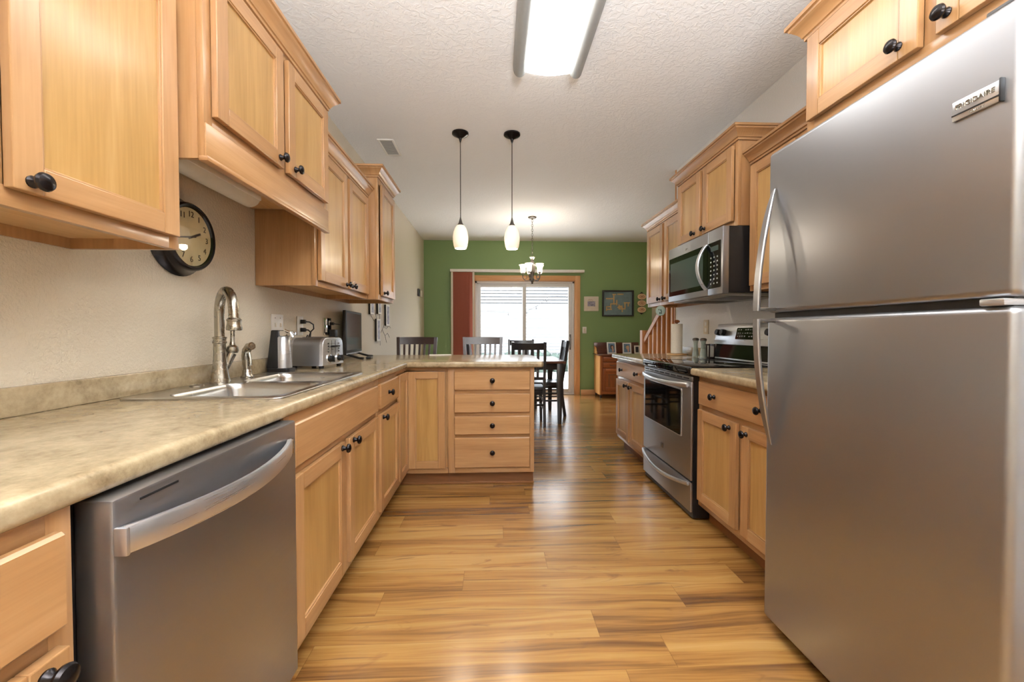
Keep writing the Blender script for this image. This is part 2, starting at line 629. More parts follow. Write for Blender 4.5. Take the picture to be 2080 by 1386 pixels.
g = MB()
g.box(DX1, DX1 + .088, YG - .02, YG, 0, DZ1 + .088, 'z', .004)
g.box(DX0 - .07, DX0, YG - .02, YG, 0, DZ1 + .088, 'z', .004)
g.box(DX0, DX1, YG - .02, YG, DZ1, DZ1 + .088, 'x', .004)
g.box(DX1 - .012, DX1, YG, YG + .1, 0, DZ1, 'z'); g.box(DX0, DX0 + .012, YG, YG + .1, 0, DZ1, 'z'); g.box(DX0, DX1, YG, YG + .1, DZ1 - .012, DZ1, 'x')
dpart('casing', g, M['oak_trim'])
g = MB()
a, b = DX0 + .012, DX1 - .012
g.box(a, a + .04, YG + .02, YG + .11, 0, DZ1 - .012, 'z', .003); g.box(b - .04, b, YG + .02, YG + .11, 0, DZ1 - .012, 'z', .003)
g.box(a, b, YG + .02, YG + .11, DZ1 - .05, DZ1 - .012, 'x', .003); g.box(a, b, YG + .005, YG + .115, 0, .03, 'x', .003)
dpart('door_frame', g, M['vinyl'])
for nm, x0, x1, y in (('fixed_panel', a + .04, .585, YG + .075), ('sliding_panel', .518, b - .04, YG + .035)):
    g = MB()
    sw = .065
    g.box(x0, x0 + sw, y, y + .035, .03, DZ1 - .05, 'z', .004); g.box(x1 - sw, x1, y, y + .035, .03, DZ1 - .05, 'z', .004)
    g.box(x0 + sw, x1 - sw, y, y + .035, .03, .105, 'x', .004); g.box(x0 + sw, x1 - sw, y, y + .035, DZ1 - .115, DZ1 - .05, 'x', .004)
    p = dpart(nm, g, M['vinyl'])
    part('glass_pane', MB().box(x0 + sw, x1 - sw, y + .014, y + .02, .105, DZ1 - .115), M['pane'], p)
    if nm == 'sliding_panel':
        g = MB()
        g.box(x1 - .048, x1 - .018, y - .006, y, .82, 1.10, 'z', .003)
        g.tube([(x1 - .033, y - .006, .86), (x1 - .033, y - .04, .88), (x1 - .033, y - .045, .96), (x1 - .033, y - .04, 1.03), (x1 - .033, y - .006, 1.05)], .008)
        part('door_handle', g, M['pewter'], p)

# outdoors: patio slab, hedge, a white lapped wall beyond
struct('ground_outside', MB().box(-9, 10, YG + .13, 16, -.2, -.05), M['concrete'])
g = MB()
z = .0
while z < 3.05:
    up = z > 1.95
    st, gap = (.098, .026) if up else (.098, .004)
    g.hexa([(-9, 13.0, z), (9, 13.0, z), (9, 13.2, z), (-9, 13.2, z)], [(-9, 13.02, z + st - gap), (9, 13.02, z + st - gap), (9, 13.2, z + st - gap), (-9, 13.2, z + st - gap)], 'x')
    z += st
ws = struct('wall_outside', g, M['siding'])
struct('siding_joints', MB().box(-9, 9, 13.045, 13.19, 0, 3.05, 'x'), M['siding_gap'], ws)
tb = MB()
for i in range(260):
    r = random.uniform(.10, .22)
    b_ = bmesh.new(); bmesh.ops.create_icosphere(b_, subdivisions=1, radius=r)
    for v in b_.verts: v.co *= random.uniform(.75, 1.25)
    b_.normal_update()
    tb._take(b_, 'z', T(random.uniform(-4, 6), random.uniform(12.2, 12.75), random.uniform(.0, .42)))
hd = single('hedge', tb, M['leaf'], 'low dark green hedge outside along the foot of the white siding', 'hedge', ang=180)
tag(hd, kind='stuff')

# string lights outside
sl = thing('string_light', 'dark string of small bulbs hung outside the patio door', 'string light', (0, 12.985, 0))
q_ = lambda x, z: (x * 1.353, 0, 1.1445 + (z - 1.1445) * 1.353)
def sag(a, b, s, n=9):
    a, b = Vector(a), Vector(b)
    return [tuple(a.lerp(b, i / n) - Vector((0, 0, s * 4 * (i / n) * (1 - i / n)))) for i in range(n + 1)]
runs = [sag(q_(.75, 1.63), q_(1.28, 1.98), .06), sag(q_(1.28, 1.98), q_(1.65, 1.98), .005), sag(q_(1.65, 1.98), q_(1.86, 1.78), .03), sag(q_(-.9, 1.66), q_(.33, 1.62), .02)]
g = MB()
for r_ in runs: g.tube(r_, .008, 6)
part('cord', g, M['dark_grey'], sl)
for x, z in ((.76, 1.6), (.98, 1.71), (1.22, 1.88), (1.8, 1.78), (.33, 1.57), (-.75, 1.61)):
    part('bulb', MB().lathe([(0, -.05), (.016, -.045), (.022, -.03), (.014, 0), (.012, .02), (0, .02)], seg=10), M['dark_grey'], sl, loc=q_(x, z))

# ------------------------------------------------------------------ cabinets
KN = MB().lathe([(0, 0), (.012, 0), (.0125, .003), (.0085, .008), (.0066, .015), (.0096, .0185), (.0176, .0215), (.019, .026), (.0164, .031), (.009, .0345), (0, .036)], seg=20).mesh('knob', M['bronze'])


def add_knob(par, x, y, z):
    """knob standing out of a front that faces local -y"""
    return part('knob', KN, None, par, loc=(x, y, z), rot=(PI / 2, 0, 0))


def shaker(x0, x1, z0, z1, y=-.021, sw=.056):
    """framed door face at y; thickness runs to y=-.001"""
    g = MB()
    b = -.001
    g.box(x0, x0 + sw, y, b, z0, z1, 'z', .0025); g.box(x1 - sw, x1, y, b, z0, z1, 'z', .0025)
    g.box(x0 + sw, x1 - sw, y, b, z0, z0 + sw, 'x', .0025); g.box(x0 + sw, x1 - sw, y, b, z1 - sw, z1, 'x', .0025)
    s = .005                                                    # small inner step
    for a0, a1, c0, c1, gg in ((x0 + sw, x0 + sw + s, z0 + sw, z1 - sw, 'z'), (x1 - sw - s, x1 - sw, z0 + sw, z1 - sw, 'z'), (x0 + sw, x1 - sw, z0 + sw, z0 + sw + s, 'x'), (x0 + sw, x1 - sw, z1 - sw - s, z1 - sw, 'x')):
        g.box(a0, a1, y + .004, b, c0, c1, gg, .001)
    return g, MB().box(x0 + sw, x1 - sw, y + .0105, b, z0 + sw, z1 - sw, 'z')


def crown(par, w, d, z, hgt=.078, out=.056, left=True, right=True):
    pr = [(.0, 0), (.010, 0), (.010, .012), (.016, .014), (.018, .022), (.026, .034), (.040, .050), (.046, .054), (.048, .062), (out, .064), (out, hgt), (.0, hgt)]
    rings = []
    def ring(fx, fy):
        return [(fx(o), fy(o), z + u) for o, u in pr]
    if left: rings.append(ring(lambda o: -o, lambda o: d))
    rings.append(ring((lambda o: -o) if left else (lambda o: 0.0), lambda o: -o))
    rings.append(ring((lambda o: w + o) if right else (lambda o: w), lambda o: -o))
    if right: rings.append(ring(lambda o: w + o, lambda o: d))
    return part('crown_molding', MB().loops(rings, g='x'), M['maple'], par, ang=20)


def front(par, it):
    typ, x0, x1, z0, z1 = it[:5]
    kn = it[5] if len(it) > 5 else []
    if typ == 'door':
        fr_, pn_ = shaker(x0, x1, z0, z1)
        o = part('door', fr_, M['maple'], par, ang=20)
        part('door_panel', pn_, M['maple_panel'], o)
    else:
        g = MB().box(x0, x1, -.021, -.001, z0, z1, 'x', .005, seg=1)
        o = part('drawer_front' if typ == 'drawer' else 'false_front', g, M['maple'], par, ang=20)
    for kx, kz in kn:
        add_knob(o, kx, -.021, kz)
    return o


def base_cab(name, label, loc, rz, w, items, h=.884, d=.585, toe=.105, rails=(), stiles=(), top=True, group='maple base cabinets', cat='cabinet', fr=(.036, .036)):
    t = thing(name, label, cat, loc, rz, group)
    g = MB()
    g.box(0, .016, .02, d, toe, h, 'z'); g.box(w - .016, w, .02, d, toe, h, 'z')
    g.box(.016, w - .016, .02, d, toe, toe + .016, 'x'); g.box(.016, w - .016, d - .008, d, toe, h, 'z'); top and g.box(.016, w - .016, .02, d - .01, h - .016, h, 'x')
    part('body', g, M['maple'], t)
    g = MB()
    l, r = fr
    g.box(0, l, 0, .02, toe, h, 'z', .001); g.box(w - r, w, 0, .02, toe, h, 'z', .001)
    for z0, z1 in [(toe, toe + .045), (h - .036, h)] + list(rails):
        g.box(l, w - r, 0, .02, z0, z1, 'x', .001)
    for x0, x1 in stiles:
        g.box(x0, x1, .0005, .02, toe, h, 'z', .001)
    part('face_frame', g, M['maple'], t)
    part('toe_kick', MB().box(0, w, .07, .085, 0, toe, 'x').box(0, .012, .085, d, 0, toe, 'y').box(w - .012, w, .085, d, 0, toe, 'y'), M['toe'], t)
    for it in items: front(t, it)
    return t


def upper_cab(name, label, loc, rz, w, d, h, items, rails=(), stiles=(), crn=None, group='maple wall cabinets', recess=.03, rside=0):
    t = thing(name, label, 'cabinet', loc, rz, group)
    g = MB()
    g.box(0, .014, .02, d, 0, h, 'z'); g.box(w - .014, w, .02, d, rside, h, 'z')
    g.box(.014, w - .014, d - .008, d, rside, h, 'z'); g.box(.014, w - .014, .02, d - .008, h - .014, h, 'x')
    part('body', g, M['maple'], t)
    part('bottom_panel', MB().box(.014, w - .014, .02, d - .008, recess, recess + .012, 'x'), M['maple_inner'], t)
    g = MB()
    s = .036
    g.box(0, s, 0, .02, 0, h, 'z', .001); g.box(w - s, w, 0, .02, 0, h, 'z', .001)
    for z0, z1 in [(0, .04), (h - .04, h)] + list(rails): g.box(s, w - s, 0, .02, z0, z1, 'x', .001)
    for x0, x1 in stiles: g.box(x0, x1, .0005, .02, .0, h, 'z', .001)
    part('face_frame', g, M['maple'], t)
    if crn is not None: crown(t, w, d, h, **crn)
    for it in items: front(t, it)
    return t


L90, R90 = PI / 2, -PI / 2
FL = -.641                                                      # left run: plane of the face frames
Z0, ZD1, ZF0, ZF1 = .145, .686, .716, .856                      # door bottom / top, drawer bottom / top
base_cab('base_cabinet', 'maple base cabinet at the near left corner, one drawer over a door, beside the dishwasher', (FL, .175, 0), L90, .478,
         [('drawer', .028, .453, ZF0, ZF1, [(.24, .786)]), ('door', .028, .453, Z0, ZD1, [(.418, .664)])], rails=[(.678, .722)])
base_cab('base_cabinet', 'maple sink base cabinet with a plain false front over two doors, right of the dishwasher', (FL, 1.291, 0), L90, .994,
         [('false', .03, .966, ZF0, ZF1), ('door', .03, .474, Z0, ZD1, [(.43, .668)]), ('door', .522, .966, Z0, ZD1, [(.566, .668)])], rails=[(.678, .722)], stiles=[(.47, .526)], top=False)
base_cab('base_cabinet', 'narrow maple base cabinet with one small drawer over one door, between sink and corner', (FL, 2.287, 0), L90, .472,
         [('drawer', .022, .45, ZF0, ZF1, [(.19, .790)]), ('door', .022, .45, Z0, ZD1, [(.062, .668)])], rails=[(.678, .722)])
# corner cabinet: two leaves of one folded door
t = thing('corner_cabinet', 'maple corner cabinet with a tall folded two-leaf door in the inside corner', 'cabinet', (FL, 3.059, 0), 0, 'maple base cabinets')
XF = FL
Lp = [(-.60, -.298), (-.02, -.298), (-.02, .02), (.302, .02), (.302, .585), (-.60, .585)]
part('body', MB().prism(Lp, .105, .884, 'z'), M['maple'], t)
g = MB()
g.box(-.02, 0, -.298, -.001, .105, .140, 'y'); g.box(0, .302, 0, .02, .105, .140, 'x')
part('bottom_rail', g, M['maple'], t)
g = MB()
g.box(-.02, 0, -.298, -.001, .862, .884, 'y'); g.box(0, .302, 0, .02, .862, .884, 'x')
part('top_rail', g, M['maple'], t)
g = MB(); g.box(-.085, -.07, -.298, .07, 0, .104, 'y'); g.box(-.085, .302, .07, .085, 0, .104, 'x')
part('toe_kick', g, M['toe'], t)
sh, pn = shaker(.02, .284, Z0, ZF1, sw=.05)
part('door_panel', pn, M['maple_panel'], part('door', sh, M['maple'], t, ang=20))
sh, pn = shaker(.008, .277, Z0, ZF1, sw=.05)
for q_ in (sh, pn): bmesh.ops.transform(q_.bm, matrix=T(0, -.298, 0) @ RZ(L90), verts=q_.bm.verts)
part('door_panel', pn, M['maple_panel'], part('door', sh, M['maple'], t, ang=20))
# drawer stack at the end of the peninsula
base_cab('drawer_cabinet', 'maple cabinet with a stack of four drawers at the end of the peninsula', (FL + .304, 3.059, 0), 0, .634,
         [('drawer', .046, .602, z0, z1, [(.325, kz)]) for z0, z1, kz in ((.718, .857, .790), (.553, .691, .624), (.391, .526, .462), (.147, .368, .262))],
         rails=[(.686, .724), (.52, .56), (.362, .398)], fr=(.05, .03))
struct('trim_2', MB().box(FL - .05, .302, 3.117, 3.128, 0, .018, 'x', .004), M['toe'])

# right run
FR = 1.229
base_cab('base_cabinet', 'maple base cabinet between refrigerator and range, wide two-knob drawer over two doors', (FR, 2.437, 0), R90, .875,
         [('drawer', .03, .845, ZF0, ZF1, [(.21, .786), (.61, .786)]), ('door', .022, .417, Z0, ZD1, [(.358, .652)]), ('door', .462, .853, Z0, ZD1, [(.472 + .03, .652)])], rails=[(.678, .722)], stiles=[(.413, .466)])
base_cab('base_cabinet', 'maple base cabinet beyond the range, wide two-knob drawer over two doors, nearest the green wall', (FR, 4.085, 0), R90, .835,
         [('drawer', .03, .805, ZF0, ZF1, [(.21, .786), (.625, .786)]), ('door', .02, .395, Z0, ZD1, [(.345, .652)]), ('door', .44, .815, Z0, ZD1, [(.475, .652)])], rails=[(.678, .722)], stiles=[(.39, .445)])

# wall cabinets, left
upper_cab('wall_cabinet', 'maple wall cabinet at the upper left corner, nearest of the left wall cabinets', (-.94, .36, 1.388), L90, .93, .304, .752,
          [('door', .025, .452, .034, .732, [(.41, .055)]), ('door', .484, .909, .034, .732, [(.516, .055)])], stiles=[(.45, .486)], crn=dict(right=False))
oc = upper_cab('wall_cabinet', 'maple two-door wall cabinet over the sink with a deep valance below its doors', (-.865, 1.296, 1.665), L90, .92, .378, .625,
               [('door', .032, .44, .137, .6, [(.405, .17)]), ('door', .482, .890, .137, .6, [(.53, .17)])], stiles=[(.436, .486)], rails=[(.04, .15)], crn=dict(), recess=.112, rside=.112)
g = MB()
g.box(-.0005, .9205, -.006, -.0005, .008, .106, 'x', .001)
g.box(-.004, .924, -.012, .016, -.008, .008, 'x', .004)
part('valance', g, M['maple'], oc)
upper_cab('wall_cabinet', 'maple two-door wall cabinet just beyond the sink, lower than its neighbours', (-.94, 2.236, 1.388), L90, .918, .304, .752,
          [('door', .034, .442, .032, .736, [(.415, .052)]), ('door', .487, .885, .032, .736, [(.518, .052)])], stiles=[(.438, .492)], crn=dict(left=False, right=False))
upper_cab('wall_cabinet', 'tall narrow single-door maple wall cabinet at the far end of the left wall', (-.865, 3.157, 1.388), L90, .475, .378, .905,
          [('door', .06, .452, .032, .87, [(.102, .055)])], crn=dict())
# wall cabinets, right
upper_cab('wall_cabinet', 'maple wall cabinet past the microwave at the far right, two doors over the paper towel', (1.535, 4.095, 1.388), R90, .843, .302, .752,
          [('door', .015, .388, .034, .736, [(.352, .056)]), ('door', .430, .828, .034, .736, [(.463, .056)])], stiles=[(.385, .434)], crn=dict(right=False))
upper_cab('wall_cabinet', 'raised maple two-door wall cabinet mounted above the microwave', (1.460, 3.248, 1.785), R90, .800, .377, .505,
          [('door', .022, .372, .035, .488, [(.30, .066)]), ('door', .41, .762, .035, .488, [(.415 + .03, .066)])], stiles=[(.368, .414)], crn=dict())
upper_cab('wall_cabinet', 'maple wall cabinet between the microwave and the refrigerator, mostly hidden', (1.535, 2.44, 1.388), R90, .885, .302, .752,
          [('door', .022, .39, .03, .736, [(.36, .05)]), ('door', .43, .86, .03, .736, [(.46, .05)])], stiles=[(.386, .434)], crn=dict(left=False, right=False))
upper_cab('wall_cabinet', 'deep maple two-door cabinet over the refrigerator', (1.19, 1.55, 1.894), R90, .93, .645, .355,
          [('door', .02, .432, .038, .345, [(.378, .075)]), ('door', .478, .90, .038, .345, [(.507, .075)])], stiles=[(.43, .48)], crn=dict())

# ------------------------------------------------------------------ countertops
n = 8
pc = [(.365 - .16 + .16 * math.sin(PI / 2 * i / n), 3.985 - .16 + .16 * math.cos(PI / 2 * i / n)) for i in range(n + 1)]
out = [(ROOM_L + .001, -.5), (-.622, -.5), (-.622, 3.012), (.345, 3.012), (.362, 3.029)] + pc[::-1] + [(ROOM_L + .001, 3.985)]


def front_edges(e):
    a, b = e.verts
    if abs(a.co.z - b.co.z) > 1e-4: return False
    if a.co.x < ROOM_L + .01 and b.co.x < ROOM_L + .01: return False
    return not (a.co.y < -.49 and b.co.y < -.49)


t = thing('countertop', 'long L-shaped beige laminate countertop holding the sink and running out as the peninsula', 'countertop', (-.9, 1.5, CT), 0)
g = MB().prism(out, .885, CT, 'x', .014, sel=front_edges, seg=4)
bmesh.ops.transform(g.bm, matrix=T(.9, -1.5, -CT), verts=g.bm.verts)
sl_ = part('slab', g, M['laminate'], t, ang=50)
SX0, SX1, SY0, SY1 = -1.197, -.682, 1.362, 2.216
bpy.context.view_layer.update()
c_ = MB().box(SX0 + .015 + .9, SX1 - .015 + .9, SY0 + .015 - 1.5, SY1 - .015 - 1.5, -.2, .2)
cut(sl_, [c_])
part('backsplash', MB().box(ROOM_L + .001 + .9, ROOM_L + .021 + .9, -2.0, 1.42, 0, .076, 'y', .005), M['laminate'], t)


def straight_top(label, y0, y1, endcap):
    t = thing('countertop', label, 'countertop', (1.5, y0, CT), 0, 'short right-hand countertops')
    L = y1 - y0
    pts = [(ROOM_R - .002 - 1.5, 0), (ROOM_R - .002 - 1.5, L)]
    if endcap: pts += [(1.195 - 1.5, L), (1.177 - 1.5, L - .018), (1.177 - 1.5, 0)]
    else: pts += [(1.177 - 1.5, L), (1.177 - 1.5, 0)]
    def se(e):
        a, b = e.verts
        if abs(a.co.z - b.co.z) > 1e-4: return False
        if a.co.x > .3 and b.co.x > .3: return False
        return (a.co.x < -.28 and b.co.x < -.28) or (endcap and a.co.y > L - .02 and b.co.y > L - .02)
    part('slab', MB().prism(pts, -.042, 0, 'y', .014, sel=se, seg=4), M['laminate'], t, ang=50)
    part('backsplash', MB().box(ROOM_R - .022 - 1.5, ROOM_R - .002 - 1.5, 0, L, .0, .076, 'y', .005), M['laminate'], t)


straight_top('short beige laminate countertop between range and refrigerator', 1.562, 2.44, False)
straight_top('short beige laminate countertop beyond the range, holding paper towel and shakers', 3.25, 4.125, True)

# ------------------------------------------------------------------ sink, faucet, sprayer
t = thing('kitchen_sink', 'stainless steel double-bowl drop-in sink set into the left countertop', 'sink', (-.94, 1.79, CT + .0008))
ox_, oy_ = .94, -1.79
B1 = (-1.085, -.712, 1.398, 1.772); B2 = (-1.085, -.712, 1.812, 2.184)
rim = part('rim', MB().prism([(x + ox_, y + oy_) for x, y in rrect(SX0, SX1, SY0, SY1, .03)], 0, .006, 'y', .003, sel=lambda e: e.verts[0].co.z > .003 and e.verts[1].co.z > .003), M['sink_steel'], t)
bpy.context.view_layer.update()
cuts = []
for x0, x1, y0, y1 in (B1, B2):
    cuts.append(MB().prism([(x + ox_, y + oy_) for x, y in rrect(x0, x1, y0, y1, .055, 6)], -.1, .1, 'y'))
cut(rim, cuts)
for x0, x1, y0, y1 in (B1, B2):
    rings = []
    for ins, z in ((0, .006), (.004, .001), (.008, -.02), (.014, -.15), (.022, -.168), (.04, -.178), (.12, -.182)):
        rings.append([(x + ox_, y + oy_, z) for x, y in rrect(x0 + ins, x1 - ins, y0 + ins, y1 - ins, max(.055 - ins * .3, .02), 6)])
    g = MB().loops(rings, g='y', caps=False)
    cx, cy = (x0 + x1) / 2 + ox_, (y0 + y1) / 2 + oy_
    R_ = rings[-1]
    g.loops([R_, [(cx + (p[0] - cx) * .35, cy + (p[1] - cy) * .35, -.185) for p in R_]], g='y', caps=False)
    bw = part('bowl', g, M['sink_steel'], t, ang=60)
    part('drain', MB().lathe([(0, -.19), (.03, -.19), (.036, -.184), (.045, -.183), (.052, -.187)], T(cx, cy, 0)), M['chrome'], bw)
part('hole_cover', MB().lathe([(.024, .006), (.024, .010), (.02, .014), (0, .016)], T(-1.15 + ox_, 1.66 + oy_, 0)), M['nickel'], t)

ft = thing('faucet', 'brushed nickel gooseneck faucet with side lever at the back of the sink', 'faucet', (-1.152, 1.80, CT + .007))
g = MB().lathe([(.038, 0), (.038, .004), (.034, .02), (.027, .06), (.023, .11), (.0225, .16), (.026, .163), (.026, .170), (.0235, .173), (.0235, .181), (.026, .184), (.026, .188), (.02, .191)], seg=28)
part('body', g, M['nickel'], ft)
th = math.radians(-42); dx, dy = math.cos(th), math.sin(th)
R_ = .088
path = [(0, 0, .185), (0, 0, .24), (0, 0, .285)]
for i in range(1, 14):
    a = PI * i / 13 * .97
    path.append((dx * (R_ - R_ * math.cos(a)), dy * (R_ - R_ * math.cos(a)), .285 + R_ * math.sin(a) * 1.05))
e = path[-1]
path.append((e[0] + dx * .004, e[1] + dy * .004, e[2] - .03))
part('spout', MB().tube(path, .0185, 16, scale=[1] * 10 + [1.0] * (len(path) - 10)), M['nickel'], ft)
hm = T(path[-1][0], path[-1][1], path[-1][2] - .048)
part('spray_head', MB().lathe([(0, 0), (.022, 0), (.027, .002), (.028, .010), (.026, .018), (.0235, .03), (.0235, .036), (.026, .038), (.026, .043), (.02, .05)], hm, seg=24), M['nickel'], ft)
ux, uy = .62, .78
g = MB().tube([(ux * .01, uy * .01, .035), (ux * .03, uy * .03, .08), (ux * .045, uy * .045, .118)], .0155, 14, scale=[.8, .95, 1.15])
part('valve_branch', g, M['nickel'], ft)
g = MB().lathe([(0, 0), (.02, .002), (.0235, .012), (.021, .028), (.012, .036), (.011, .044), (.009, .05), (.008, .09), (.0115, .128), (.0125, .134), (0, .136)], T(ux * .047, uy * .047, .118) @ RX(-.03), seg=20)
part('lever', g, M['nickel'], ft)

sp = thing('side_sprayer', 'short brushed nickel side sprayer on the sink deck right of the faucet', 'sprayer', (-1.148, 1.985, CT + .007))
part('base', MB().lathe([(.027, 0), (.027, .004), (.021, .012), (.019, .03), (.0165, .036)], seg=20), M['nickel'], sp)
part('wand', MB().tube([(0, 0, .034), (-.004, 0, .07), (-.006, 0, .10), (.0, -.003, .125), (.016, -.01, .142), (.034, -.018, .146)], .017, 14, scale=[.9, .95, 1, 1.05, 1.1, 1.05]), M['nickel'], sp)
part('trigger', MB().tube([(.012, -.004, .115), (.02, -.008, .085), (.022, -.01, .055)], .0065, 8), M['nickel'], sp)

# ------------------------------------------------------------------ dishwasher
dw = thing('dishwasher', 'stainless steel dishwasher with a bowed bar handle under the left countertop', 'dishwasher', (-.60, .676, 0), L90)
w = .606
part('body', MB().box(.01, w - .01, .07, .60, .10, .872), M['dark_grey'], dw)
part('door', MB().box(0, w, 0, .062, .112, .878, 'x', .006), M['steel'], dw)
n = 17
path = []
for i in range(n):
    u = i / (n - 1)
    path.append((.006 + u * .545, -.008 - .05 * math.sin(PI * u) ** .8, .812 - .006 * math.sin(PI * u)))
sec = [(-.006, -.021), (.004, -.023), (.007, -.018), (.007, .018), (.004, .023), (-.006, .021)]
part('handle', MB().sweep(path, sec), M['steel_bright'], dw)
part('handle_end_cap', MB().box(-.002, .006, -.022, 0, .789, .835, 'z', .003), M['steel_bright'], dw, 'chrome handle end')
part('handle_end_cap', MB().box(.548, .556, -.018, 0, .791, .833, 'z', .003), M['chrome'], dw, 'chrome handle end')
part('vent_slot', MB().box(.05, .135, -.0015, .002, .8595, .8635, 'x'), M['black'], dw)
part('toe_panel', MB().box(.01, w - .01, .06, .075, 0, .108, 'x'), M['black'], dw)

# ------------------------------------------------------------------ refrigerator
fr = thing('refrigerator', 'stainless steel top-freezer refrigerator at the right foreground', 'refrigerator', (1.04, 1.548, 0), R90)
w = .762
part('cabinet', MB().box(.006, w - .006, .078, .775, .03, 1.80, 'z', .006), M['dark_grey'], fr)
fd = part('refrigerator_door', MB().box(0, w, 0, .072, .05, 1.197, 'x', .016, seg=4), M['steel'], fr)
zd = part('freezer_door', MB().box(0, w, 0, .072, 1.216, 1.815, 'x', .016, seg=4), M['steel'], fr)
part('gasket', MB().box(.02, w - .02, .02, .08, 1.195, 1.218, 'x'), M['black'], fr)
part('hinge', MB().box(.70, .745, -.004, .05, 1.199, 1.214, 'x', .003), M['steel_bright'], fr)
part('base_grille', MB().box(.01, w - .01, .05, .07, .008, .05, 'x'), M['black'], fr)
part('top_hinge_cover', MB().box(.68, .76, .02, .12, 1.815, 1.83, 'x', .004), M['dark_grey'], fr)
for par, za, zb in ((zd, 1.672, 1.222), (fd, .722, 1.192)):
    path = []
    for i in range(15):
        u = i / 14
        path.append((.042, -.004 - .062 * math.sin(u * PI / 2) ** .85, za + (zb - za) * u))
    hs = [(-.013, -.006), (.013, -.006), (.016, -.002), (.014, .005), (-.014, .005), (-.016, -.002)]
    h_ = part('handle', MB().sweep(path, hs, up=(0, 1, 0), scale=[.3, .6, .8, .92] + [1] * 11), M['steel'], par)
    s_ = 1 if zb > za else -1
    part('handle_bracket', MB().box(.03, .054, -.062, .001, min(zb, zb - s_ * .012), max(zb, zb - s_ * .012), 'x', .002), M['pewter'], h_)
bd = part('badge', MB().box(.640, .7305, -.006, .0, 1.617, 1.661, 'x', .002), M['steel_bright'], zd)
part('badge_edge', MB().box(.7308, .7345, -.010, .0, 1.615, 1.663, 'z', .001).box(.641, .7308, -.0075, -.0055, 1.6285, 1.6310, 'x'), M['black'], bd)
mt = T(.685, -.0066, 1.6455) @ RX(PI / 2)
part('lettering', MB().text('FRIGIDAIRE', .0148, mt, .0012), M['nickel'], bd)
part('lettering', MB().text('GALLERY', .007, T(.69, -.0066, 1.6225) @ RX(PI / 2)), M['chrome'], bd)

# ------------------------------------------------------------------ range
rg = thing('range', 'stainless steel electric range with a black glass cooktop on the right wall', 'stove', (1.185, 3.243, 0), R90)
w = .80
part('body', MB().box(.004, w - .004, .0165, .60, .014, .9), M['black'], rg)
part('storage_drawer', MB().box(.003, w - .003, 0, .016, .05, .232, 'x', .005), M['steel'], rg)
od = part('oven_door', MB().box(.003, w - .003, 0, .016, .242, .842, 'x', .005), M['steel'], rg)
part('window_surround', MB().prism(rrect(.048, .676, .483, .787, .012), 0, .006, 'x', M=RX(PI / 2) @ T(0, 0, -.001)), M['steel_bright'], od)
part('oven_window', MB().prism(rrect(.056, .668, .491, .779, .01), 0, .004, 'x', M=RX(PI / 2) @ T(0, 0, .0045)), M['black_gloss'], od)
path = [(.03 + i / 16 * .74, -.012 - .045 * math.sin(PI * i / 16) ** .7, .822 - .012 * math.sin(PI * i / 16)) for i in range(17)]
part('handle', MB().sweep(path, [(.010 * math.cos(2 * PI * i / 10), .015 * math.sin(2 * PI * i / 10)) for i in range(10)]), M['steel_bright'], od)
path = [(.02 + i / 16 * .76, -.008 - .045 * math.sin(PI * i / 16) ** .7, .222 - .032 * math.sin(PI * i / 16)) for i in range(17)]
part('drawer_handle', MB().sweep(path, [(.010 * math.cos(2 * PI * i / 10), .013 * math.sin(2 * PI * i / 10)) for i in range(10)]), M['steel_bright'], rg)
part('trim_strip', MB().box(.003, w - .003, .004, .016, .845, .873, 'x', .003), M['steel'], rg)
for i in range(8):
    part('vent_slot', MB().box(.03 + i * .094, .1 + i * .094, .0025, .005, .855, .864, 'x'), M['black'], rg)
part('badge', MB().box(.352, .392, -.004, 0, .332, .366, 'x', .001), M['pewter'], rg)
ck = part('cooktop', MB().box(.001, w - .001, -.012, .56, .876, CT + .009, 'x', .014, seg=4), M['black_gloss'], rg)
for x, y, r in ((.2, .15, .09), (.59, .15, .11), (.2, .42, .075), (.59, .42, .09)):
    part('burner_ring', MB().lathe([(r, CT + .0091), (r, CT + .0096), (r - .004, CT + .0096), (r - .004, CT + .0091)], T(x, y, 0), seg=40), M['dark_grey'], ck)
bg = part('backguard', MB().hexa([(.002, .565, .93), (w - .002, .565, .93), (w - .002, .65, .93), (.002, .65, .93)], [(.002, .585, 1.05), (w - .002, .585, 1.05), (w - .002, .65, 1.05), (.002, .65, 1.05)], 'x'), M['black_gloss'], rg)
part('backguard_trim', MB().box(.03, w - .002, .558, .566, .937, .949, 'x', .002), M['steel_bright'], bg)
cp = part('control_panel', MB().hexa([(.002, .563, 1.05), (w - .002, .563, 1.05), (w - .002, .65, 1.05), (.002, .65, 1.05)], [(.006, .597, 1.205), (w - .006, .597, 1.205), (w - .006, .65, 1.205), (.006, .65, 1.205)], 'x', bev=.004), M['steel_bright'], rg)
tilt = math.atan2(.034, .155)
for x in (.055, .125, .66, .735):
    part('control_knob', MB().lathe([(.024, 0), (.024, .012), (.021, .03), (0, .03)], T(x, .581, 1.139) @ RX(PI / 2 - tilt), seg=18), M['black'], cp)
DM = T(.41, .578, 1.132) @ RX(PI / 2 - tilt)
dp = part('display', MB().prism(rrect(-.12, .12, -.042, .042, .008), 0, .004, 'x', M=DM), M['black_gloss'], cp)
g = MB()
for r in range(3):
    for c in range(8):
        if random.random() < .85:
            x = -.10 + c * .027; y = .024 - r * .024
            g.box(x, x + random.uniform(.008, .018), y, y + random.uniform(.004, .009), .004, .0046, M=DM)
part('display_marking', g, M['grey_rail'], dp)
for x in (.05, .75):
    for y in (.08, .55):
        part('foot', MB().lathe([(.018, 0), (.018, .03), (.008, .032)], T(x, y, 0), seg=12), M['black'], rg)

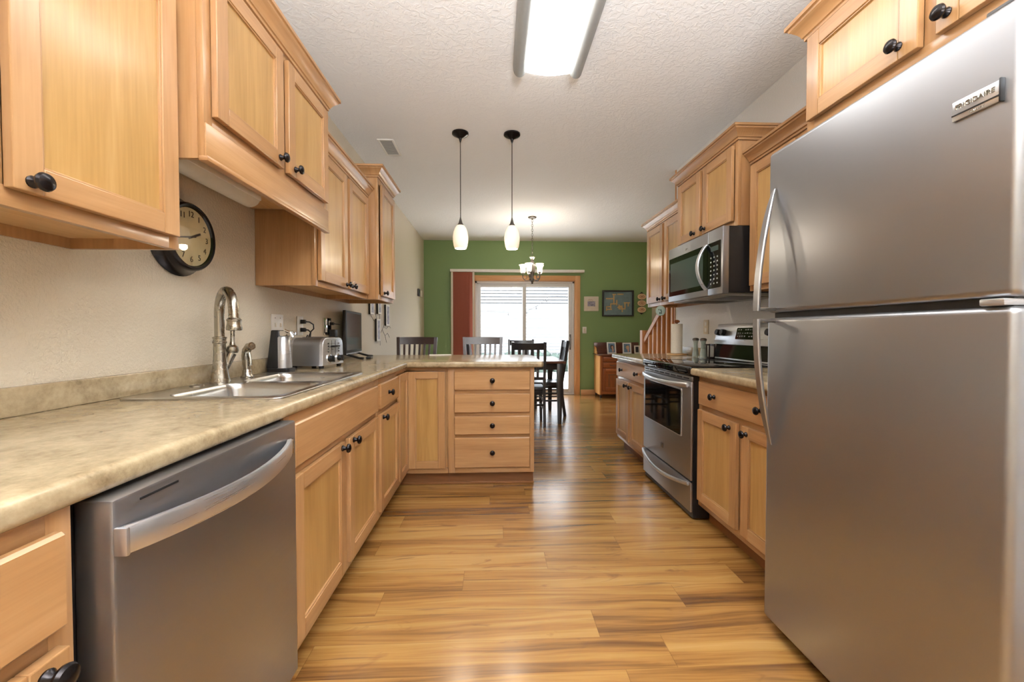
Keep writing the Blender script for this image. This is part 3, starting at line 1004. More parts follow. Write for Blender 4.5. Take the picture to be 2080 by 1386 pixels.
# ------------------------------------------------------------------ microwave
mw = thing('microwave', 'stainless over-the-range microwave with black glass door under the raised cabinet', 'microwave', (1.37, 3.222, 1.372), R90)
w, hh = .775, .410
part('housing', MB().box(.003, w - .003, .04, .465, .012, hh, 'x'), M['black'], mw)
part('door', MB().box(0, .60, 0, .04, .004, hh, 'x', .004), M['steel'], mw)
part('control_panel', MB().box(.602, w, 0, .04, .004, hh, 'x', .004), M['steel'], mw)
gp = part('glass_front', MB().prism(rrect(.018, .600, .045, .332, .008), 0, .003, 'x', M=RX(PI / 2)), M['black_gloss'], mw)
part('window', MB().box(.045, .545, -.0042, -.0030, .078, .292, 'x'), M['screen'], gp)
kp = part('keypad', MB().prism(rrect(.603, .757, .045, .332, .008), 0, .003, 'x', M=RX(PI / 2)), M['black_gloss'], mw)
g = MB()
for r in range(7):
    for c in range(3):
        g.box(.638 + c * .038, .650 + c * .038, -.0036, -.003, .07 + r * .027, .079 + r * .027)
part('keypad_marking', g, M['grey_rail'], kp)
part('clock_display', MB().box(.645, .73, -.0036, -.003, .275, .305), M['screen'], kp)
path = [(.585, -.004 - .058 * math.sin(PI * i / 16) ** .8, .045 + .285 * i / 16) for i in range(17)]
part('handle', MB().sweep(path, [(-.014, -.005), (.014, -.005), (.016, 0), (.014, .006), (-.014, .006), (-.016, 0)], up=(0, 1, 0)), M['steel_bright'], mw)
part('underside_vent', MB().box(.03, w - .03, .03, .44, -.006, .012, 'x', .003), M['grey_rail'], mw)
g = MB()
for i in range(10): g.box(.06 + i * .028, .075 + i * .028, .08, .36, -.0075, -.006)
g.box(.42, .70, .10, .34, -.0075, -.006)
part('grease_filter', g, M['dark_grey'], mw)
part('logo', MB().box(.285, .315, -.0012, 0, .362, .366).box(.285, .305, -.0012, 0, .355, .358), M['pewter'], mw)

# ------------------------------------------------------------------ on the left counter
co = thing('can_opener', 'upright black and stainless electric can opener by the backsplash', 'can opener', (-1.157, 2.315, CT + .001))
part('base', MB().prism(rrect(-.058, .06, -.05, .05, .02), 0, .022, 'x', .004), M['black'], co)
part('tower', MB().hexa([(-.056, -.047, .02), (.01, -.047, .02), (.01, .047, .02), (-.056, .047, .02)], [(-.036, -.036, .226), (.004, -.036, .226), (.004, .036, .226), (-.036, .036, .226)], bev=.006), M['black'], co)
part('shell', MB().lathe([(0, .022), (.046, .022), (.046, .03), (.038, .186), (.034, .192), (0, .192)], T(.008, 0, 0), seg=32), M['steel_bright'], co)
part('cutter_head', MB().box(-.002, .055, -.03, .03, .192, .222, 'x', .006), M['chrome'], co)
part('cutter_wheel', MB().lathe([(0, 0), (.014, 0), (.014, .006), (0, .006)], T(.055, -.005, .194) @ RY(PI / 2), seg=16).lathe([(0, 0), (.008, 0), (.008, .016), (0, .016)], T(.055, .014, .207) @ RY(PI / 2), seg=12), M['chrome'], co)
part('lever', MB().tube([(.03, -.02, .224), (.065, -.034, .212), (.078, -.036, .186)], .008, 8, scale=[1, 1, 1.3]), M['chrome'], co)

to = thing('toaster', 'brushed stainless four-slice toaster with two black dials', 'toaster', (-1.0, 2.476, CT + .001), math.radians(83.4))
w, dpt = .252, .205
pr = [(-.004, .016), (0, .03), (.004, .13)] + [(.05 - .046 * math.cos(PI / 2 * i / 5), .136 + .046 * math.sin(PI / 2 * i / 5)) for i in range(6)]
pr = pr + [(w - x, z) for x, z in pr[::-1]]
mY = Matrix(((1, 0, 0, 0), (0, 0, 1, 0), (0, 1, 0, 0), (0, 0, 0, 1)))        # (x, z, y) -> (x, y, z)
part('housing', MB().prism(pr, .022, dpt - .02, 'y', M=mY), M['steel'], to)
ins = [(.006 + x * (w - .012) / w, .014 + z * .965) for x, z in pr]
fp = part('front_panel', MB().prism(pr, 0, .022, 'x', .005, M=mY, sel=lambda e: e.verts[0].co.z < .001 and e.verts[1].co.z < .001), M['steel_bright'], to)
part('rear_panel', MB().prism(pr, dpt - .02, dpt, 'x', .005, M=mY, sel=lambda e: e.verts[0].co.z > dpt - .001 and e.verts[1].co.z > dpt - .001), M['steel_bright'], to)
for x in (.07, .155, ):
    part('bread_slot', MB().box(x, x + .03, .04, dpt - .04, .1835, .1855, 'y'), M['black'], to)
for x in (.07, .182):
    part('dial_ring', MB().lathe([(.027, 0), (.027, .006), (.022, .008), (0, .008)], T(x, 0, .055) @ RX(PI / 2), seg=24), M['chrome'], to)
    part('dial', MB().lathe([(.019, .008), (.018, .03), (0, .03)], T(x, 0, .055) @ RX(PI / 2), seg=20).box(-.004, .004, -.019, .019, .028, .034, M=T(x, 0, .055) @ RX(PI / 2) @ RZ(.4)), M['black'], to)
for x in (.104, .148):
    part('lever_slot', MB().box(x - .002, x + .002, -.001, .002, .075, .165), M['black'], to)
part('lever', MB().box(.088, .164, -.026, -.001, .124, .135, 'x', .004), M['black'], to)
for i in range(4):
    for x in (.062, .19):
        part('button', MB().lathe([(.005, 0), (.005, .004), (0, .004)], T(x, 0, .098 + i * .016) @ RX(PI / 2), seg=8), M['dark_grey'], to)
for x in (.02, w - .02):
    for y in (.02, dpt - .02):
        part('foot', MB().lathe([(.014, 0), (.016, .018), (0, .02)], T(x, y, 0), seg=12), M['black'], to)

tv = thing('television', 'small flat television with a dark screen against the left wall past the toaster', 'television', (-1.160, 3.32, CT + .001), math.radians(94.5))
w, hz, z0 = .52, .355, .033
part('bezel', MB().box(0, w, 0, .025, z0, z0 + hz, 'x', .005), M['frame_black'], tv)
part('screen', MB().box(.02, w - .02, -.001, .001, z0 + .035, z0 + hz - .018, 'x'), M['screen'], tv)
part('back_shell', MB().hexa([(.01, .025, z0 + .02), (w - .01, .025, z0 + .02), (w - .01, .025, z0 + hz - .01), (.01, .025, z0 + hz - .01)], [(.1, .040, z0 + .08), (w - .1, .040, z0 + .08), (w - .1, .040, z0 + hz - .07), (.1, .040, z0 + hz - .07)], 'x'), M['black'], tv)
part('silver_trim', MB().box(0, w, -.002, 0, z0 + .002, z0 + .012, 'x'), M['steel_bright'], tv)
for x in (.06, .40):
    part('stand_foot', MB().tube([(x, .02, z0 + .004), (x, -.02, .024), (x - .04, -.09, .009), (x - .07, -.13, .008)], .009, 8), M['black'], tv)
rm = single('remote_control', MB().prism(rrect(-.085, .085, -.02, .02, .012), 0, .016, 'x', .005), M['black'],
            'black remote control lying on the counter in front of the television', 'remote control', loc=(-1.02, 3.46, CT + .001), rz=math.radians(100))

# wall plates and cords
def plate(name, label, y, z, wy, hz, m, marks):
    t = thing(name, label, 'wall plate', (ROOM_L + .001, y, z), L90, 'wall plates over the left counter')
    part('plate', MB().box(-wy / 2, wy / 2, -.006, 0, -hz / 2, hz / 2, 'x', .003), m, t)
    for nm, x, zz, sx, sz, mm in marks:
        part(nm, MB().box(x - sx / 2, x + sx / 2, -.013 if nm == 'switch_toggle' else -.0075, -.0055, zz - sz / 2, zz + sz / 2, 'z', .001), mm, t)
    return t


plate('switch_plate', 'wide white double switch plate just right of the sprayer', 2.445, 1.184, .128, .122, M['white'],
      [('switch_toggle', -.028, 0, .01, .024, M['cream']), ('switch_toggle', .028, 0, .01, .024, M['cream']), ('screw', -.028, .04, .006, .006, M['pewter']), ('screw', .028, .04, .006, .006, M['pewter'])])
plate('outlet', 'single white outlet plate with two black plugs in it, above the can opener', 2.727, 1.184, .08, .122, M['white'],
      [('receptacle', 0, .026, .03, .034, M['cream']), ('receptacle', 0, -.026, .03, .034, M['cream'])])
plate('outlet', 'mirror-like chrome outlet plate behind the toaster top', 3.165, 1.186, .14, .126, M['chrome'],
      [('receptacle', -.03, .026, .03, .034, M['white']), ('receptacle', -.03, -.026, .03, .034, M['white']), ('receptacle', .035, .026, .03, .034, M['white'])])
def keep(o, par):
    bpy.context.view_layer.update()
    o.parent = par
    o.matrix_parent_inverse = par.matrix_world.inverted()


for par, y, z, yy, zz in ((to, 2.727, 1.21, .03, 1.14), (to, 2.727, 1.158, -.02, 1.12)):
    g = MB().box(0, .03, -.013, .013, -.013, .013, 'x', .004)
    g.tube([(.03, 0, 0), (.05, yy * .3, -.002), (.068, yy * .8, -.018), (.068, yy, -.045), (.05, yy, (zz - z) * .9), (.035, yy, zz - z - .03)], .0042, 8)
    keep(part('power_cord', g, M['black'], loc=(ROOM_L + .009, y, z)), par)
g = MB().box(0, .045, -.02, .035, -.06, -.002, 'x', .005).box(0, .03, -.012, .012, .03, .052, 'x', .004)
g.tube([(.03, 0, .041), (.045, .03, .038), (.042, .08, .036), (.03, .11, .034)], .004, 8)
keep(part('power_adapter', g, M['black'], loc=(ROOM_L + .009, 3.2, 1.165)), tv)

# clock
ck = thing('wall_clock', 'round black-rimmed clock with an aged cream dial above the sink wall', 'clock', (ROOM_L + .001, 1.70, 1.518), L90)
mC = RX(PI / 2)
R_ = .150
part('case', MB().lathe([(0, 0), (R_, 0), (R_ + .004, .006), (R_ - .004, .014), (R_ - .014, .03), (R_ - .016, .045), (R_ - .018, .058), (R_ - .024, .066), (R_ - .032, .064), (R_ - .036, .052), (0, .052)], mC, seg=48), M['bronze'], ck, ang=40)
fc = part('dial', MB().lathe([(0, .053), (R_ - .037, .053), (R_ - .037, .0545), (0, .0545)], mC, seg=48), M['clock_face'], ck)
for i in range(1, 13):
    a = PI / 2 - i * PI / 6
    part('numeral', MB().text(str(i), .032, T(.088 * math.cos(a), -.0551, .088 * math.sin(a)) @ RX(PI / 2) @ RZ(0)), M['ink'], fc)
def hand(L, wd, a, y):
    return MB().box(-wd, wd, -.0006, .0006, -.02, L, M=T(0, y, 0) @ RY(a))
part('hour_hand', hand(.052, .004, math.radians(66), -.058), M['ink'], ck)
part('minute_hand', hand(.078, .0028, math.radians(258), -.060), M['ink'], ck)
part('glass_cover', MB().lathe([(0, .0635), (R_ - .033, .0625), (R_ - .033, .0632), (0, .0645)], mC, seg=40), M['pane'], ck)

# light bar under the sink cabinet
ul = thing('under_cabinet_light', 'slim white light bar under the cabinet over the sink', 'light fixture', (-1.13, 1.34, 1.7205), 0)
part('housing', MB().box(-.05, .05, 0, .66, .032, .056, 'y', .004), M['white'], ul)
part('lens', MB().loops([[(-.046 + .092 * i / 10, y, .032 - .030 * math.sin(PI * i / 10) ** .6) for i in range(11)] for y in (.006, .654)], g='y'), M['lamp_lens'], ul, ang=50)

# decal tree and its little frames on the left wall past the cabinets
g = MB()
wx = ROOM_L + .002
def br(pts, r=.002): g.tube([(wx, y, z) for y, z in pts], r, 5)
br([(4.61, CT + .07), (4.61, 1.15), (4.60, 1.30), (4.58, 1.46)], .0025)
br([(4.61, 1.12), (4.75, 1.2), (4.86, 1.30), (4.98, 1.33)]); br([(4.61, 1.16), (4.5, 1.26), (4.40, 1.38), (4.3, 1.42)])
br([(4.86, 1.3), (4.9, 1.4), (4.96, 1.45)], .002); br([(4.75, 1.2), (4.88, 1.18), (5.0, 1.22), (5.08, 1.19)], .002)
br([(4.5, 1.26), (4.38, 1.26), (4.28, 1.31)], .002); br([(4.7, 1.17), (4.82, 1.1), (4.93, 1.13)], .002); br([(4.82, 1.1), (4.88, 1.02)], .002); br([(4.93, 1.13), (5.02, 1.08)], .002)
single('tree_decal', g, M['decal'], 'thin grey branching tree decal on the left wall around the small frames', 'wall decal')
for i, (y, z, wy, hz, lab) in enumerate([(4.25, 1.405, .13, .17, 'small black photo frame half hidden under the tall cabinet, leftmost of the decal frames'),
                                         (4.52, 1.415, .12, .16, 'small black photo frame half hidden under the tall cabinet, second from the left'),
                                         (4.86, 1.335, .15, .24, 'tall black photo frame at the right of the tree decal'),
                                         (4.47, 1.165, .13, .235, 'tall black photo frame lowest on the tree decal')]):
    t = thing('photo_frame', lab, 'picture frame', (ROOM_L + .0055, y, z), L90, 'black frames on the tree decal')
    g = MB()
    for a, b, c, d in ((-wy / 2, -wy / 2 + .018, -hz / 2, hz / 2), (wy / 2 - .018, wy / 2, -hz / 2, hz / 2), (-wy / 2 + .018, wy / 2 - .018, -hz / 2, -hz / 2 + .018), (-wy / 2 + .018, wy / 2 - .018, hz / 2 - .018, hz / 2)):
        g.box(a, b, -.022, -.017, c, d, 'z', .001)
    part('front_molding', g, M['frame_white'], t, 'white front edge of the frame')
    part('back_case', MB().box(-wy / 2, wy / 2, -.0165, 0, -hz / 2, hz / 2), M['frame_black'], t)
    part('picture', MB().box(-wy / 2 + .018, wy / 2 - .018, -.0185, -.0166, -hz / 2 + .018, hz / 2 - .018), M['photo_grey'], t)

t = thing('thermostat', 'small dark thermostat on the left wall near the green wall', 'thermostat', (ROOM_L + .001, 6.9, 1.79), L90)
part('body', MB().box(-.06, .06, -.03, 0, -.06, .06, 'x', .006), M['dark_grey'], t)
part('display', MB().box(-.035, .035, -.0315, -.03, -.01, .035), M['screen'], t)
single('door_chime', MB().box(-.05, .05, -.025, 0, -.055, .055, 'x', .006), M['cream'], 'small cream box beside the dark thermostat on the left wall', 'door chime', loc=(ROOM_L + .001, 7.14, 1.79), rz=L90)
single('paper_sheet', MB().box(-.1, .1, -.07, .07, 0, .004), M['paper'], 'white folded paper at the back edge of the peninsula by the first stool', 'paper', loc=(-.50, 3.90, CT + .001), rz=.15)

# ------------------------------------------------------------------ ceiling things
cl = thing('ceiling_light', 'long white fluorescent ceiling light with grey side rails', 'ceiling light', (.334, 1.36, H))
x0, x1 = -.217, .210
for sgn, xa, xb in ((-1, x0, x0 + .082), (1, x1 - .082, x1)):
    prof = [(xa, 0)] + [((xa + xb) / 2 - (xb - xa) / 2 * math.cos(PI * i / 10), -.075 * math.sin(PI * i / 10) ** .7) for i in range(1, 10)] + [(xb, 0)]
    part('side_rail', MB().loops([[(x, y, z - .0005) for x, z in prof] for y in (0, 1.215)], g='y'), M['grey_rail'], cl, ang=50)
prof = [(x0 + .075, -.002), (x0 + .078, -.05)] + [(x0 + .078 + (x1 - x0 - .156) * i / 8, -.05 - .018 * math.sin(PI * i / 8)) for i in range(1, 8)] + [(x1 - .078, -.05), (x1 - .075, -.002)]
part('diffuser', MB().loops([[(x, y, z) for x, z in prof] for y in (.012, 1.203)], g='y'), M['fixture_glow'], cl, ang=50)

vt = thing('ceiling_vent', 'small white rectangular ceiling vent near the left wall', 'vent', (-.918, 3.755, H - .0005))
g = MB()
for a, b, c, d in ((-.07, -.05, -.16, .16), (.05, .07, -.16, .16), (-.05, .05, -.16, -.14), (-.05, .05, .14, .16)): g.box(a, b, c, d, -.008, 0, 'y', .002)
part('frame', g, M['white'], vt)
g = MB()
for i in range(14): g.box(-.05, .05, -.138 + i * .02, -.124 + i * .02, -.006, -.002)
part('louver', g, M['tan_vent'], vt)
part('backing', MB().box(-.05, .05, -.14, .14, -.002, 0), M['tan_vent'], vt)

def bulb(name, par, loc, watts):
    l = bpy.data.lights.new(name, 'POINT')
    l.energy, l.color, l.shadow_soft_size = watts, (1, .86, .68), .03
    o = bpy.data.objects.new(name, l)
    o.parent, o.location = par, loc
    COL.objects.link(o)


PEND = [(-.274, 3.462, 'hanging pendant light with a lit mottled glass shade, left of the pair over the peninsula'), (.150, 3.462, 'hanging pendant light with a lit mottled glass shade, right of the pair over the peninsula')]
root = None
for x, y, lab in PEND:
    if root is None:
        root = t = thing('pendant_light', lab, 'pendant light', (x, y, H), 0, 'pendant lights over the peninsula')
        part('canopy', MB().lathe([(.068, -.0005), (.068, -.012), (.062, -.018), (.05, -.022), (.03, -.036), (.014, -.045), (.01, -.06), (.006, -.075), (0, -.075)], seg=32), M['bronze'], t)
        part('cord', MB().tube([(0, 0, -.07), (0, 0, -.70)], .0032, 8), M['bronze'], t)
        bulb('pendant_bulb', t, (0, 0, -.955), 5)
        part('socket_cone', MB().lathe([(.004, -.685), (.007, -.70), (.016, -.735), (.029, -.754), (.03, -.76), (0, -.76)], seg=20), M['pewter'], t)
        part('shade', MB().lathe([(.030, -.755), (.045, -.775), (.058, -.81), (.064, -.85), (.063, -.885), (.056, -.925), (.047, -.945), (.043, -.945), (.05, -.92), (.058, -.88), (.059, -.85), (.053, -.81), (.04, -.778), (.026, -.76)], seg=32), M['pendant_glow'], t, ang=60)
    else:
        c = copy_tree(root); c.location = (x, y, H); c['label'] = lab

ch = thing('chandelier', 'pewter chandelier with lit upturned glass shades over the dining table', 'chandelier', (.545, 5.93, H))
part('canopy', MB().lathe([(.06, -.0005), (.06, -.008), (.05, -.018), (.015, -.024), (.008, -.04), (0, -.04)], seg=28), M['pewter'], ch)
g = MB()
zz = -.036
for i in range(16):
    a = (i % 2) * PI / 2
    ringp = [(.011 * math.cos(q), 0, zz - .018 + .02 * math.sin(q)) for q in [2 * PI * j / 10 for j in range(11)]]
    g.tube(ringp, .0028, 5, M=RZ(a))
    zz -= .033
part('chain', g, M['pewter'], ch)
zt = -.565
part('column', MB().lathe([(0, zt), (.012, zt), (.03, zt - .006), (.042, zt - .004), (.03, zt - .022), (.016, zt - .036), (.022, zt - .06), (.040, zt - .11), (.046, zt - .15), (.040, zt - .20), (.026, zt - .25), (.020, zt - .29), (.026, zt - .31), (.026, zt - .33), (.016, zt - .36), (.010, zt - .375), (.02, zt - .385), (0, zt - .395)], seg=24), M['pewter'], ch)
for i in range(5):
    a = math.radians(-115 + 72 * i)
    p = [(.02, 0, zt - .31), (.055, 0, zt - .335), (.10, 0, zt - .335), (.130, 0, zt - .30), (.135, 0, zt - .262), (.132, 0, zt - .232)]
    g = MB().tube(p, .006, 8, M=RZ(a))
    cu = [(.105 + .03 * math.cos(q), 0, zt - .285 + .03 * math.sin(q)) for q in [PI * .1 + 1.5 * PI * j / 9 for j in range(10)]]
    g.tube(cu, .004, 6, M=RZ(a))
    g.lathe([(0, 0), (.022, .002), (.026, .008), (.012, .014), (.012, .03), (0, .03)], RZ(a) @ T(.132, 0, zt - .238), seg=16)
    am = part('arm', g, M['pewter'], ch)
    bulb('chandelier_bulb', ch, (.132 * math.cos(a), .132 * math.sin(a), zt - .10), 2.5)
    part('shade', MB().lathe([(.0, .012), (.03, .012), (.037, .03), (.038, .07), (.044, .105), (.060, .125), (.056, .127), (.040, .108), (.033, .07), (.032, .03), (.028, .018), (0, .018)], RZ(a) @ T(.132, 0, zt - .235), seg=24), M['chand_glow'], am, ang=60)

# ------------------------------------------------------------------ dining furniture
dt = thing('dining_table', 'square dining table with black base and brown wooden top', 'table', (.39, 5.585, 0))
part('tabletop', MB().box(-.49, .49, -.525, .525, .755, .785, 'x', .008), M['table_top'], dt)
g = MB()
for a, b, c, d in ((-.43, .43, -.465, -.44), (-.43, .43, .44, .465), (-.44, -.415, -.45, .45), (.415, .44, -.45, .45)): g.box(a, b, c, d, .675, .755, 'x', .002)
part('apron', g, M['black_wood'], dt)
for sx in (-1, 1):
    for sy in (-1, 1):
        x, y = sx * .425, sy * .455
        part('leg', MB().hexa([(x - .022, y - .022, 0), (x + .022, y - .022, 0), (x + .022, y + .022, 0), (x - .022, y + .022, 0)], [(x - .04, y - .04, .755), (x + .04, y - .04, .755), (x + .04, y + .04, .755), (x - .04, y + .04, .755)], bev=.004), M['black_wood'], dt)


def make_chair(name, label, cat, sh, top, w, dpt, slats, mat, group, rake=.09, splay=.0, stool=False):
    """back at +y, the sitter looks towards -y"""
    t = thing(name, label, cat, (0, 0, 0), 0, group)
    hw, hd = w / 2, dpt / 2
    part('seat', MB().box(-hw, hw, -hd, hd - .02, sh - .035, sh, 'y', .010, seg=3), mat, t)
    part('seat_frame', MB().box(-hw + .02, hw - .02, -hd + .025, hd - .03, sh - .085, sh - .035, 'x', .003), mat, t)
    for sx in (-1, 1):
        x = sx * (hw - .025)
        part('leg', MB().hexa([(x - .015 + sx * .012, -hd + .012, 0), (x + .015 + sx * .012, -hd + .012, 0), (x + .015 + sx * .012, -hd + .042, 0), (x - .015 + sx * .012, -hd + .042, 0)],
                              [(x - .02, -hd + .02, sh - .036), (x + .02, -hd + .02, sh - .036), (x + .02, -hd + .06, sh - .036), (x - .02, -hd + .06, sh - .036)]), mat, t)
        xb = sx * (hw - .018)
        P = [(xb, hd + .03, 0), (xb, hd - .01, sh * .6), (xb, hd - .012, sh), (xb + sx * splay * .5, hd + rake * .45, sh + (top - sh) * .5), (xb + sx * splay, hd + rake, top)]
        part('leg', MB().sweep(P, [(-.016, -.02), (.016, -.02), (.016, .02), (-.016, .02)], up=(0, 1, 0)), mat, t)
    def by(z): return hd - .012 + (rake + .012) * ((z - sh) / (top - sh)) ** 1.15
    def bw(z): return hw - .018 + splay * (z - sh) / (top - sh)
    th = .075
    rings = []
    for i in range(11):
        u = -1 + 2 * i / 10
        cv = .022 * (1 - u * u)
        x = u * (bw(top) - (.0 if stool else .012))
        za, zb = top - th - (0 if stool else .02), top - (.0 if stool else .012) - (.006 * (1 - abs(u)) if not stool else -.004 * (1 - u * u))
        rings.append([(x, by(za) + cv - .010, za), (x, by(za) + cv + .010, za), (x, by(zb) + cv + .010, zb), (x, by(zb) + cv - .010, zb)])
    part('top_rail', MB().loops(rings, g='x'), mat, t)
    zl = sh + .10
    part('lower_rail', MB().box(-bw(zl) + .01, bw(zl) - .01, by(zl) - .010, by(zl) + .010, zl, zl + .035, 'x', .002), mat, t)
    for i in range(slats):
        u = -1 + 2 * (i + 1) / (slats + 1)
        z1 = top - th
        cv = .022 * (1 - u * u)
        sw = .011 if stool else .016
        xa, xb_ = u * bw(zl) * .96, u * bw(z1) * .96
        part('slat', MB().hexa([(xa - sw, by(zl) - .006, zl + .02), (xa + sw, by(zl) - .006, zl + .02), (xa + sw, by(zl) + .006, zl + .02), (xa - sw, by(zl) + .006, zl + .02)],
                               [(xb_ - sw, by(z1) + cv - .006, z1 + .01), (xb_ + sw, by(z1) + cv - .006, z1 + .01), (xb_ + sw, by(z1) + cv + .006, z1 + .01), (xb_ - sw, by(z1) + cv + .006, z1 + .01)]), mat, t)
    g = MB()
    for z in ((.20, .30) if not stool else (.22, .40)):
        for sx in (-1, 1): g.box(sx * (hw - .025) - .008, sx * (hw - .025) + .008, -hd + .03, hd + .005, z, z + .022, 'y', .002)
    zf = .25
    g.box(-hw + .03, hw - .03, -hd + .03, -hd + .046, zf, zf + .022, 'x', .002); g.box(-hw + .03, hw - .03, hd - .006, hd + .010, zf, zf + .022, 'x', .002)
    part('stretcher', g, mat, t)
    return t


c0 = make_chair('dining_chair', 'black slat-back dining chair with its back to the kitchen, right beside the peninsula end', 'chair', .465, 1.025, .42, .42, 4, M['black_wood'], 'black chairs around the dining table', .07)
c0.location, c0.rotation_euler = (.415, 5.20, 0), (0, 0, PI)
for x, y, rz, lab in ((.43, 6.36, 0, 'black slat-back dining chair on the far side of the table, before the patio door'),
                      (.72, 5.78, R90, 'black slat-back dining chair side-on at the right end of the table'),
                      (-.07, 5.62, L90, 'black slat-back dining chair at the left end of the table, seen through the second stool')):
    c = copy_tree(c0); c.location, c.rotation_euler, c['label'] = (x, y, 0), (0, 0, rz), lab
s0 = make_chair('counter_stool', 'espresso brown slat-back counter stool behind the peninsula, nearest the left wall', 'stool', .64, 1.085, .40, .40, 6, M['stool_wood'], 'counter stools behind the peninsula', .07, .02, True)
s0.location = (-.835, 4.30, 0)
c = copy_tree(s0); c.location, c['label'] = (-.122, 4.30, 0), 'dark slat-back counter stool behind the peninsula, in front of the patio door'

# ------------------------------------------------------------------ blind, pictures and dresser at the green wall
vb = thing('vertical_blind', 'vertical blind with a white headrail and rust-red slats stacked left of the patio door', 'blind', (-.76, YG, 0))
part('headrail', MB().box(-.012, 2.375, -.11, -.026, 2.205, 2.252, 'x', .004), M['white'], vb)
for i in range(13):
    x = .055 + i * .026
    part('slat', MB().box(-.045, .045, -.0008, .0008, .03, 2.203, M=T(x, -.066, 0) @ RZ(math.radians(28))), M['blind'], vb)
for x in (.004, .382):
    part('edge_slat', MB().box(x, x + .034, -.10, -.096, .03, 2.203), M['cream'], vb, 'cream edge slat')

sf = thing('picture_frame', 'small square cream picture frame beside the patio door', 'picture frame', (1.76, YG - .001, 1.653))
part('frame', MB().box(-.132, .132, -.022, 0, -.132, .132, 'x', .004), M['cream'], sf)
part('photo', MB().box(-.07, .07, -.0235, -.022, -.046, .044), M['photo_grey'], sf)
part('script_line', MB().tube([(-.06 + .012 * i, -.0225, .07 + .008 * ((i % 3) - 1)) for i in range(8)], .003, 5), M['rose'], sf)

bf = thing('picture_frame', 'large dark picture frame with a crossword of pale tiles on blue-grey mat', 'picture frame', (2.245, YG - .001, 1.662))
g = MB()
for a, b, c, d in ((-.285, -.26, -.235, .235), (.26, .285, -.235, .235), (-.26, .26, -.235, -.21), (-.26, .26, .21, .235)): g.box(a, b, -.05, 0, c, d, 'x', .003)
part('frame', g, M['frame_black'], bf)
mt_ = part('mat', MB().box(-.26, .26, -.02, -.012, -.21, .21), M['mat_blue'], bf)
ts = .0225
g = MB()
cells = [(0, 4, 'h'), ]
words = [(-.21, .085, 6, 'h'), (-.075, .145, 8, 'v'), (-.09, .16, 3, 'h'), (.0, .165, 5, 'h'), (-.13, -.01, 5, 'h'), (-.02, .05, 3, 'v'), (-.02, -.005, 2, 'v'), (-.13, -.03, 4, 'v'), (-.21, -.06, 4, 'h'), (-.21, -.11, 5, 'h'), (-.21, -.06, 4, 'v'), (.02, -.03, 4, 'v'), (.0, -.07, 4, 'h'), (.04, -.10, 5, 'h'), (.08, -.08, 4, 'v'), (.12, .01, 5, 'h'), (.13, -.01, 4, 'v'), (.19, .0, 3, 'v'), (.03, -.05, 3, 'h')]
for x, z, n_, dr in words:
    for i in range(n_):
        xx = x + (i * ts if dr == 'h' else 0); z_ = z - (i * ts if dr == 'v' else 0)
        g.box(xx - ts * .46, xx + ts * .46, -.024, -.02, z_ - ts * .46, z_ + ts * .46)
part('letter_tiles', g, M['tile_gold'], bf)

op = thing('wall_plaque', 'hanging plaque of three cream ovals beside the large dark frame', 'plaque', (2.686, YG - .001, 1.667))
part('backing', MB().prism([(0, .205), (.04, .17), (.03, .0), (.04, -.17), (0, -.205), (-.04, -.17), (-.03, 0), (-.04, .17)], 0, .008, 'x', M=RX(PI / 2)), M['frame_black'], op)
for z in (.118, .0, -.119):
    ov = part('oval', MB().prism([(.08 * math.cos(2 * PI * i / 28), z + .055 * math.sin(2 * PI * i / 28)) for i in range(28)], .008, .02, 'x', .003, M=RX(PI / 2), sel=lambda e: e.verts[0].co.z > .019 and e.verts[1].co.z > .019), M['plaque'], op)
    part('oval_print', MB().tube([(.045 * math.cos(2 * PI * i / 14), -.0205, z + .028 * math.sin(2 * PI * i / 14)) for i in range(15)], .004, 5).box(-.025, .025, -.022, -.02, z - .008, z + .008), M['rose'], ov)
t = thing('light_switch', 'white light switch on the green wall right of the patio door', 'light switch', (1.64, YG - .001, 1.176))
part('plate', MB().box(-.037, .037, -.006, 0, -.06, .06, 'x', .003), M['white'], t)
part('rocker', MB().box(-.016, .016, -.010, -.006, -.032, .032, 'x', .002), M['cream'], t)

